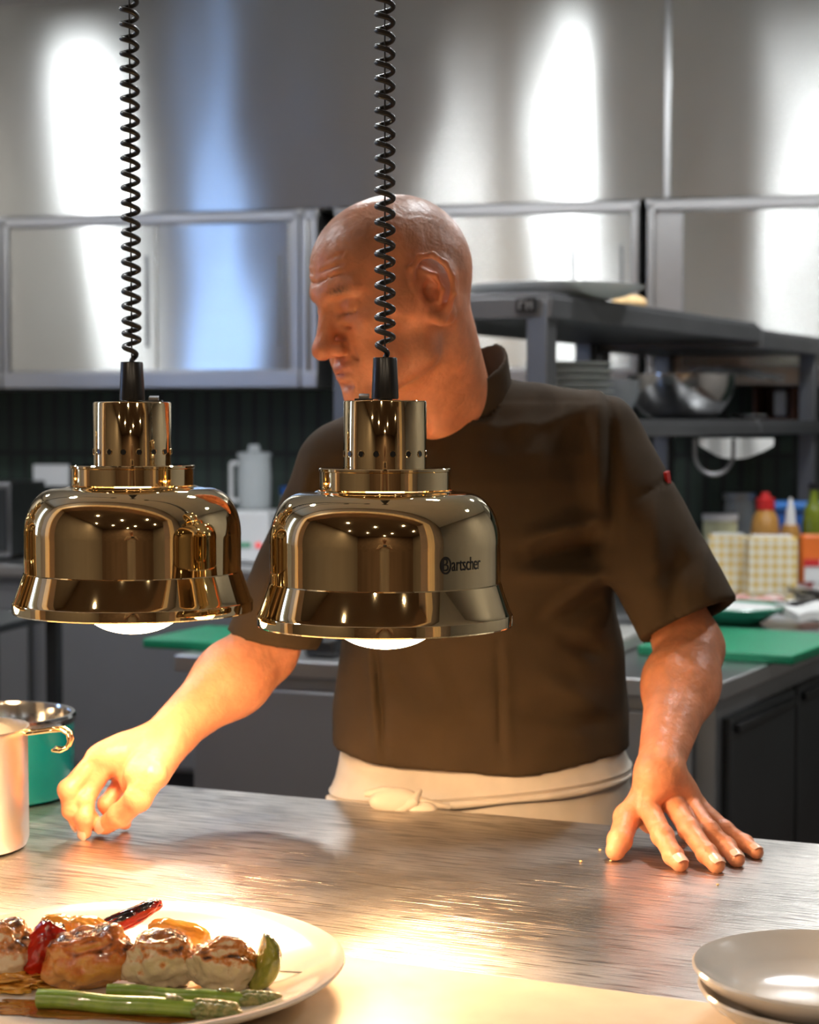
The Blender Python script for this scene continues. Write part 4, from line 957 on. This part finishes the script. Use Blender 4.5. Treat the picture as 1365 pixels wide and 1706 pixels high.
def evaluate(lo, hi, h, skip=()):
    f = Field(lo, hi, h)
    for fn, a, b, k, op, reg in ops:
        if reg in skip: continue
        f.put(fn, a, b, k, op)
    return f
def crop(V, Q_, core, others):
    c_ = V[Q_].mean(1); keep = np.all((c_ > core[0]) & (c_ < core[1]), 1)
    for lo, hi in others: keep &= ~np.all((c_ > lo+.004) & (c_ < hi-.004), 1)
    return Q_[keep]
def bb(pts, pad):
    a = np.array([list(p_) for p_ in pts]); return a.min(0)-pad, a.max(0)+pad
hl, hh = bb([HC], .175); hl[2] -= .02
rl, rh = bb(mcp+tip+th+[wr], .022); ll, lh = bb(idx+mid+rin+lit+thL+[wl], .024)
rest = (np.array([-.75, 2.0, -.01]), np.array([.55, 2.85, 1.75]))
parts_ = [((hl, hh), .0022, ('d',)), ((rl, rh), .0017, ('h',)), ((ll, lh), .0017, ('h',)), (rest, .0062, ('h',))]
Vs, Qs, off, done = [], [], 0, []
for core, h_, skip in parts_:
    f = evaluate(core[0], core[1], h_, skip); V, Qd = f.surf(); Qd = crop(V, Qd, core, done); done.append(core)
    Vs.append(V); Qs.append(Qd+off); off += len(V)
def skin_mat():
    m = mat('cook skin', (.56, .30, .20), .42, sss=.18, spec=.45)
    N, L = m.node_tree.nodes, m.node_tree.links; b = N['Principled BSDF']
    at = N.new('ShaderNodeAttribute'); at.attribute_name = 'tint'
    tc = N.new('ShaderNodeTexCoord'); n = N.new('ShaderNodeTexNoise'); n.inputs['Scale'].default_value = 34; n.inputs['Detail'].default_value = 6; L.new(tc.outputs['Object'], n.inputs[0])
    mr = N.new('ShaderNodeMapRange'); mr.inputs['From Min'].default_value = .35; mr.inputs['From Max'].default_value = .7; mr.inputs['To Min'].default_value = .84; mr.inputs['To Max'].default_value = 1.12; L.new(n.outputs[0], mr.inputs[0])
    mx = N.new('ShaderNodeVectorMath'); mx.operation = 'SCALE'; L.new(at.outputs['Color'], mx.inputs[0]); L.new(mr.outputs[0], mx.inputs['Scale'])
    L.new(mx.outputs[0], b.inputs['Base Color'])
    n2 = N.new('ShaderNodeTexNoise'); n2.inputs['Scale'].default_value = 130; n2.inputs['Detail'].default_value = 5; L.new(tc.outputs['Object'], n2.inputs[0])
    n4 = N.new('ShaderNodeTexNoise'); n4.inputs['Scale'].default_value = 28; n4.inputs['Detail'].default_value = 3; n4.inputs['Distortion'].default_value = 1.2; L.new(tc.outputs['Object'], n4.inputs[0])
    ad = N.new('ShaderNodeMath'); ad.operation = 'MULTIPLY_ADD'; ad.inputs[1].default_value = 2.2; L.new(n4.outputs[0], ad.inputs[0]); L.new(n2.outputs[0], ad.inputs[2])
    bp = N.new('ShaderNodeBump'); bp.inputs['Strength'].default_value = .7; bp.inputs['Distance'].default_value = .0014; L.new(ad.outputs[0], bp.inputs['Height']); L.new(bp.outputs[0], b.inputs['Normal'])
    return m
M['skin'] = skin_mat()
person, Vp = np_mesh('person', np.concatenate(Vs), np.concatenate(Qs), M['skin'], None, ORG)
person.location = ORG
tag(person, 'bald cook in dark olive coat and cream apron leaning on the pass', 'person')
# skin colouring: redder lips, nose, ears, grey stubble, dark brows; crown's cool light painted in
base = np.array([.70, .280, .140]); Wd = Vp + np.array(ORG); col = np.tile(base, (len(Vp), 1))
loc_ = (Wd - np.array(HC)) @ HMn / HS
def blend(mask, c_, s_=1.): 
    global col
    mask = np.clip(mask, 0, 1)[:, None]*s_; col = col*(1-mask)+np.array(c_)*mask
inh = np.linalg.norm(loc_, axis=1) < .19
def blob(c_, r_): return np.exp(-(((loc_-np.array(c_))/np.array(r_))**2).sum(1)*1.2)*inh
jit = n3(*(loc_.T), 900, 1)*.3+n3(*(loc_.T), 2100, 2)*.5
blend(blob((0, -.112, -.036), (.018, .02, .018)), (.60, .17, .09), .6)
for s_ in (-1, 1):
    blend(blob((s_*.088, .006, .000), (.014, .03, .038)), (.62, .19, .10), .6)
    blend(blob((s_*.030, -.084, .0295), (.021, .016, .0062))*(1+jit), (.09, .06, .05), 1.)
    blend(blob((s_*.031, -.088, .0003), (.014, .009, .0022)), (.07, .035, .03), .8)
    blend(blob((s_*.030, -.082, -.012), (.018, .02, .008)), (.42, .16, .09), .4)
blend(blob((0, -.098, -.0675), (.022, .014, .0072)), (.50, .14, .10), .7)
blend(blob((0, -.06, -.095), (.06, .05, .035))*(1+jit), (.38, .19, .12), .45)
for s_ in (-1, 1): blend(blob((s_*.055, .0, -.065), (.03, .06, .04))*(1+jit), (.40, .19, .12), .35)
blend(np.clip((loc_[:, 1]+.01)/.03, 0, 1)*np.clip((loc_[:, 2]-.0)/.03, 0, 1)*inh*(1+jit*.4), (.42, .24, .165), .55)  # back and crown painted grey-brown to imitate the cooler, dimmer light there
blend(np.clip((loc_[:, 2]-.055)/.04, 0, 1)*inh, (.42, .24, .165), .5)  # same painted cool light again, growing towards the top of the head
ca = person.data.color_attributes.new('tint', 'FLOAT_COLOR', 'POINT')
ca.data.foreach_set('color', np.concatenate([col, np.ones((len(col), 1))], 1).astype(np.float32).ravel())
# finger nails are a different look, set into the finger ends
def nail(a, b, r_, upv, nm='finger_nail'):
    a, b = Vector(a)-ORG, Vector(b)-ORG; d = (b-a).normalized(); s_ = d.cross(upv).normalized(); u_ = s_.cross(d).normalized()
    g = []
    for i in range(7):
        row = []
        for j in range(9):
            an = (j/8-.5)*1.75; t_ = (i/6-.55)*r_*1.5; k = 1 if i < 5 else 1-.03*(i-4)
            wn = 1-.25*abs(i/6-.5)**2*2
            row.append(b + d*t_ + (u_*math.cos(an*wn)+s_*math.sin(an*wn))*(r_*1.045*k))
        g.append(row)
    MB().sheet(g, .0007).build(nm, M['nail'], person)
for a, b, r_, _ in NAILS: nail(a, b, r_, Vector((.12, -.35, 1)))
nail(idx[2], idx[3], .0090, Vector((-.45, -1, .25)))
nail(mid[2], mid[3], .0090, Vector((-1, -.5, .2)))
nail(thL[2], thL[3], .0116, Vector((-.35, -1, .35)))

# ------------------------------------------------------------ chef coat
def fabric(name, c, weave=900, b=.25, big=0):
    m = mat(name, c, .88, var=.10, vscale=14, bump=b, bscale=weave, bdist=.0006, spec=.2); return m
M['coat'] = fabric('olive brown coat cloth', (.050, .032, .016))
M['apron'] = fabric('cream apron cloth', (.50, .45, .38), 700)
M['trouser'] = fabric('black trousers', (.02, .02, .022))
hz = P(800, 1236, 2.575).z
f = Field((-.42, 2.22, hz-.04), (.60, 2.82, 1.60), .0046)
f.put(*loft(TORSO), k=.02)
shR, shL = J['shR'], J['shL']
f.put(*cap(nk+Vector((.045, .035, .000)), shR+Vector((-.005, 0, .010)), .050, .062), k=.05)
f.put(*cap(nk+Vector((-.05, .01, -.020)), shL+Vector((.01, 0, .014)), .052, .062), k=.05)
f.put(*cap(nk+Vector((.01, .03, -.03)), nk+Vector((.0, .04, -.07)), .075, .09), k=.05)
cR = P(1150, 1034, 2.385); cL = P(452, 1066, 2.425)
dR = (cR-shR).normalized(); dL = (cL-shL).normalized()
Dt = f.F.copy(); sl_ = []
for sh_, c_, d_, r0, r1 in ((shR, cR, dR, .068, .071), (shL, cL, dL, .062, .062)):
    fs = Field((-.42, 2.22, hz-.04), (.60, 2.82, 1.60), .0046); fs.put(*cap(sh_, c_+d_*.06, r0, r1), k=.02); sl_.append(fs.F)
    f.put(*cap(sh_, c_+d_*.06, r0, r1), k=.025)
# cloth folds: dips and ridges along measured lines, as relief on the cloth
def fold(x0, y0, x1, y1, amp, wd, d=2.42):
    a, b = P(x0, y0, d), P(x1, y1, d); ax, az = a.x, a.z; bx, bz = b.x-a.x, b.z-a.z; L2 = bx*bx+bz*bz
    def fn(X, Y, Z):
        t = np.clip(((X-ax)*bx+(Z-az)*bz)/L2, 0, 1); q_ = (X-ax-t*bx)**2+(Z-az-t*bz)**2
        return -1.5*amp*np.exp(-q_/wd**2)*np.sin(np.clip(t, 0.02, .98)*PI)**.5*(Y < 2.56)
    f.put(fn, (min(a.x, b.x)-2*wd, 2.2, min(a.z, b.z)-2*wd), (max(a.x, b.x)+2*wd, 2.6, max(a.z, b.z)+2*wd), .001, 'a')
for q_ in [(1010, 862, 860, 900, .010, .012), (1012, 905, 880, 930, -.010, .014), (1020, 960, 850, 955, .009, .012), (1015, 1000, 880, 1040, -.008, .015),
           (1000, 640, 990, 860, .007, .010), (1022, 660, 1018, 900, -.009, .007), (960, 660, 880, 780, .005, .015), (900, 640, 860, 740, .004, .015), (880, 900, 760, 1020, .004, .02),
           (625, 1075, 640, 1280, -.005, .0035), (612, 1075, 628, 1280, .003, .006), (830, 1060, 836, 1280, -.0045, .0035), (842, 1060, 850, 1280, .003, .006),
           (700, 1080, 760, 1200, .004, .015), (900, 1130, 1010, 1190, .006, .014), (860, 1190, 1020, 1215, -.005, .012), (640, 1100, 700, 1190, -.003, .012), (930, 1060, 1010, 1100, -.006, .012),
           (1090, 820, 1070, 1000, .006, .012), (1120, 900, 1100, 1030, -.005, .010), (1170, 900, 1150, 990, .004, .010), (1050, 830, 1135, 790, -.003, .0035), (1060, 960, 1140, 930, -.004, .01),
           (760, 700, 700, 800, .004, .014), (520, 760, 500, 900, .005, .012), (480, 900, 430, 1020, .004, .012), (560, 800, 540, 950, -.006, .012), (900, 1040, 1000, 960, .006, .010)]:
    fold(*q_)
D = f.F; X, Y, Z = np.meshgrid(*f.ax, indexing='ij')
D = D + (.0035*n3(X, Y, Z, 26, 3)+.002*n3(X, Y, Z, 55, 5)).astype(np.float32)
hem = hz - .022 + .45*(X-ORG.x)**2 + .003*np.sin(X*30)
def half(p_, n_): return ((X-p_[0])*n_[0]+(Y-p_[1])*n_[1]+(Z-p_[2])*n_[2])
lim = (hem-Z)
nR = (dR*.93+Vector((.10, 0, -.36))).normalized(); nL = (dL+Vector((.20, 0, -.05))).normalized()
inR = half(cR, nR); inL = half(cL, nL)
rR = (sl_[0] < Dt) & (Z < cR.z+.16); rL = (sl_[1] < Dt) & (Z < cL.z+.16)
lim = np.where(rR, np.maximum(lim, inR), lim); lim = np.where(rL, np.maximum(lim, inL), lim)
inner = -(D+.016)
nh = cap(nk+Vector((.014, .035, -.10)), nk+Vector((-.012, .0, .12)), .070, .078)[0](X, Y, Z)        # neck opening
Vn = cap(nk+Vector((-.015, -.045, -.005)), nk+Vector((-.03, -.16, -.035)), .020, .012)[0](X, Y, Z)
shell = np.maximum(np.maximum(D, inner), np.maximum(lim, -nh))
V, Qd = f.surf(shell.astype(np.float32)); coat, _ = np_mesh('chef_coat', V, Qd, M['coat'], person, ORG)
sm = coat.modifiers.new('soften', 'SMOOTH'); sm.factor = .5; sm.iterations = 3
# stand-up collar
fc = Field((nk.x-.16, nk.y-.18, nk.z-.10), (nk.x+.18, nk.y+.18, nk.z+.16), .0030)
X, Y, Z = np.meshgrid(*fc.ax, indexing='ij')
ca_, cb_ = nk+Vector((.020, .040, -.06)), nk+Vector((-.008, .005, .14))
oc = cap(ca_, cb_, .0790, .0755)[0](X, Y, Z)
top = ((X-(nk.x+.055))*(-.36)+(Y-(nk.y+.03))*(-.52)+(Z-(nk.z+.088))*1.0)/1.18     # slants down to the front
top = Z-(nk.z+.098) + np.clip(-(Y-(nk.y+.05)), 0, 1)*.50 + np.clip((nk.x+.06)-X, -.04, 1)*.30
vcut = np.maximum(np.abs(X-(nk.x-.035)+(Z-nk.z)*-.15)-(.004+np.clip(Z-(nk.z-.025), 0, 1)*.35), Y-(nk.y-.02))
shell = np.maximum.reduce([oc, -(oc+.0055), top, (nk.z-.045+np.clip(nk.y-Y, 0, 1)*-.1)-Z, -vcut])
V, Qd = fc.surf(shell.astype(np.float32)); col_o, _ = np_mesh('collar', V, Qd, M['coat'], coat, (ORG))
sm = col_o.modifiers.new('soften', 'SMOOTH'); sm.factor = .5; sm.iterations = 2
tp = P(1112, 800, 2.40)
# where the sleeve surface sits in front of the tag
tg = MB().box((0, 0, 0), (.009, .005, .024), 0, 0).build('sleeve_tag', M['red'], coat)
# ------------------------------------------------------------ apron and trousers
def ring(z, grow, cxo=0, n=96, fold_=0, ph=0):
    b = TORSO[-1] if False else min(TORSO); pts = []
    for i in range(n):
        a = 2*PI*i/n; c_, s_ = math.cos(a), math.sin(a); rr = (abs(c_/(b[3]+grow))**2.3+abs(s_/(b[4]+grow))**2.3)**(-1/2.3)
        rr *= 1+fold_*(math.sin(a*9+ph)*.5+math.sin(a*14+ph*2)*.4)
        x, y = rr*c_, rr*s_; ro = b[5]; pts.append(Vector((b[1]+cxo+x*math.cos(ro)-y*math.sin(ro), b[2]+x*math.sin(ro)+y*math.cos(ro), z)) - ORG)
    return pts
def shell_rings(rings, name, m_, par, th=.004):
    o = MB(); n = len(rings[0]); vs = [p_ for r_ in rings for p_ in r_]; fs = [(i*n+j, i*n+(j+1) % n, (i+1)*n+(j+1) % n, (i+1)*n+j) for i in range(len(rings)-1) for j in range(n)]
    o.add(vs, fs); ob = o.build(name, m_, par); s_ = ob.modifiers.new('thickness', 'SOLIDIFY'); s_.thickness = th; s_.offset = -1; return ob
zt = hz+.016
hz = hz-.012
prof = [(zt, -.018), (hz-.004, -.012), (hz-.020, -.008), (hz-.034, -.002), (hz-.037, .001), (hz-.042, -.001), (hz-.047, .001), (hz-.052, -.003), (hz-.075, .000), (hz-.13, .004), (hz-.25, .006), (hz-.45, .010), (hz-.52, .012)]
def tilt(pts, k): return [Vector((p_.x, p_.y, p_.z + k*(p_.x) - .010*(p_.y < 0)*0)) for p_ in pts]
apron = shell_rings([tilt(ring(z, g_, fold_=.002+.012*max(0, hz-.06-z)/.3, ph=1), .10) for z, g_ in prof], 'apron', M['apron'], person)
# tied band and knot
def band(z, g_, r_, k=.10): return [Vector((p_.x, p_.y, p_.z+k*p_.x)) for p_ in ring(z, g_)]
bnd = band(hz-.047, .001, 0); n_ = len(bnd)
front = [bnd[i % n_] for i in range(n_//2+2, n_-1)]
MB().tube(front, [.0045+.0015*math.sin(i*.4) for i in range(len(front))], 10).build('apron_tie', M['apron'], apron)
kp = P(676, 1340, 2.41)-ORG
knot = MB(); knot.ball(kp+Vector((-.014, 0, .004)), .024, 10, (1.5, .7, .80)); knot.ball(kp+Vector((.020, -.004, -.008)), .017, 10, (1.4, .8, .8)); knot.ball(kp+Vector((.030, .002, -.016)), .010, 8, (1.7, .7, .6))
knot.tube([kp+Vector((-.055, .012, .012)), kp+Vector((-.03, .002, .016)), kp+Vector((0, -.004, .010)), kp+Vector((.03, .002, .0)), kp+Vector((.06, .008, -.006))], [.004, .009, .010, .007, .004], 12)
knot.tube([kp+Vector((-.04, .012, -.02)), kp+Vector((-.01, -.008, -.006)), kp+Vector((.012, -.010, .006)), kp+Vector((.02, .006, .018))], [.003, .008, .008, .003], 12)
knot.build('apron_knot', M['apron'], apron)
tr = MB()
for s_ in (-1, 1):
    hx = s_*.09; tr.tube([(hx*.9, 0, .93), (hx, 0, .75), (hx, -.015, .50), (hx, .02, .10)], [.105, .102, .088, .078], 28, False)
to = tr.build('trousers', M['trouser'], person); s_ = to.modifiers.new('thickness', 'SOLIDIFY'); s_.thickness = .003
for s_ in (-1, 1):
    MB().tube([(s_*.09, .085, .045), (s_*.09, .03, .055), (s_*.10, -.06, .048), (s_*.112, -.15, .040), (s_*.115, -.20, .036)], [.040, .052, .050, .047, .030], 20).build('shoe', M['black'], person)
# put the red tag on the sleeve surface
from mathutils.bvhtree import BVHTree
dg = bpy.context.evaluated_depsgraph_get(); dg.update()
bv = BVHTree.FromObject(coat, dg); o0 = Vector((0, 0, CAMH))-ORG; hit = bv.ray_cast(o0, (P(1112, 801, 2.4)-ORG-o0).normalized())
if hit[0]:
    tg.location = hit[0]+hit[1]*.001; tg.rotation_euler = (0, R(-14), math.atan2(hit[1].x, -hit[1].y))

# ------------------------------------------------------------ the photographer on the dining side (mirrored in the brass)
ops2 = []
def U2(pr, k=.03): ops2.append((pr, k))
py = -.42; V3 = Vector
def solid(prims, lo, hi, h_):
    f = Field(lo, hi, h_)
    for pr, k in prims: f.put(*pr, k=k)
    return f.surf()
pc = V3((-.02, py, 0)); skin2 = []
skin2 += [(ell(pc+V3((0, .01, 1.70)), (.078, .098, .11)), .02), (ell(pc+V3((0, .055, 1.645)), (.045, .05, .06)), .03), (cap(pc+V3((0, .10, 1.71)), pc+V3((0, .125, 1.675)), .010, .013), .01),
          (cap(pc+V3((0, -.01, 1.64)), pc+V3((0, -.02, 1.46)), .058, .062), .03), (ell(pc+V3((.08, 0, 1.69)), (.012, .02, .032)), .008), (ell(pc+V3((-.08, 0, 1.69)), (.012, .02, .032)), .008),
          (ell(pc+V3((0, 0, 1.22)), (.17, .11, .30)), .05)]
hands2 = []
for s_ in (-1, 1):
    sh_, el_, wr_ = pc+V3((s_*.185, -.01, 1.42)), pc+V3((s_*.26, .06, 1.15)), V3((s_*.10-.01, -.17, 1.33))
    skin2 += [(cap(sh_, el_, .05, .042), .03), (cap(el_, wr_, .042, .028), .03), (cap(pc+V3((s_*.09, 0, .92)), pc+V3((s_*.09, .01, .5)), .085, .058), .03), (cap(pc+V3((s_*.09, .01, .5)), pc+V3((s_*.09, 0, .09)), .055, .038), .03), (cap(pc+V3((s_*.09, -.04, .05)), pc+V3((s_*.10, .14, .04)), .04, .03), .03)]
    skin2 += [(cap(wr_, wr_+V3((-s_*.01, .03, .045)), .024, .024), .015)]
    for k_ in range(4):
        b0 = wr_+V3((-s_*.004*k_, .045, .03+.018*k_-.01)); skin2 += [(cap(b0, b0+V3((-s_*.012, .035, .006)), .0095, .009), .004), (cap(b0+V3((-s_*.012, .035, .006)), b0+V3((-s_*.035, .045, .008)), .009, .008), .004)]
    skin2 += [(cap(wr_+V3((-s_*.01, .01, .03)), wr_+V3((-s_*.045, .02, .055)), .011, .009), .005)]
Vq, Qq = solid(skin2, (-.42, -.75, -.01), (.40, -.02, 1.86), .0075)
M['skin2'] = mat('photographer skin', (.42, .23, .15), .5, var=.06); M['shirt'] = mat('beige shirt cloth', (.48, .36, .24), .9, var=.08, bump=.2)
ph, _ = np_mesh('person', Vq, Qq, M['skin2'], None, pc); ph.location = pc
tag(ph, 'photographer in a beige short sleeved shirt, seen only mirrored in the brass lamps', 'person')
sh2 = [(loft([(.82, pc.x, pc.y, .20, .135, 0), (1.1, pc.x, pc.y, .19, .13, 0), (1.34, pc.x, pc.y, .20, .125, 0), (1.44, pc.x, pc.y, .17, .09, 0), (1.49, pc.x, pc.y-.01, .09, .075, 0)]), .03)]
for s_ in (-1, 1): sh2 += [(cap(pc+V3((s_*.17, -.01, 1.425)), pc+V3((s_*.235, .035, 1.24)), .066, .066), .03)]
Vq, Qq = solid(sh2, (-.36, -.64, .80), (.32, -.2, 1.52), .0075); np_mesh('shirt', Vq, Qq, M['shirt'], ph, pc)
tr2 = MB()
for s_ in (-1, 1): tr2.tube([(s_*.085, 0, .95), (s_*.09, .01, .5), (s_*.09, 0, .08)], [.115, .085, .065], 24)
tr2.build('trousers', M['trouser'], ph)
hr = MB().ball((0, -.012, 1.735), .083, 14, (1.0, 1.16, 1.0)); hr.build('hair', M['black'], ph)
t = thing('hand_camera', 'black camera held at chest height by the photographer', 'camera', (0, -.12, 1.36), 0)
MB().box((0, 0, .05), (.13, .05, .085)).build('camera_body', M['black'], t, bevel=.008)
MB().lathe([(0, 0), (.032, 0), (.034, .03), (.030, .034), (.028, .02), (0, .018)], seg=32).build('lens', M['black'], t, loc=(0, .025, .045)).rotation_euler = (-PI/2, 0, 0)
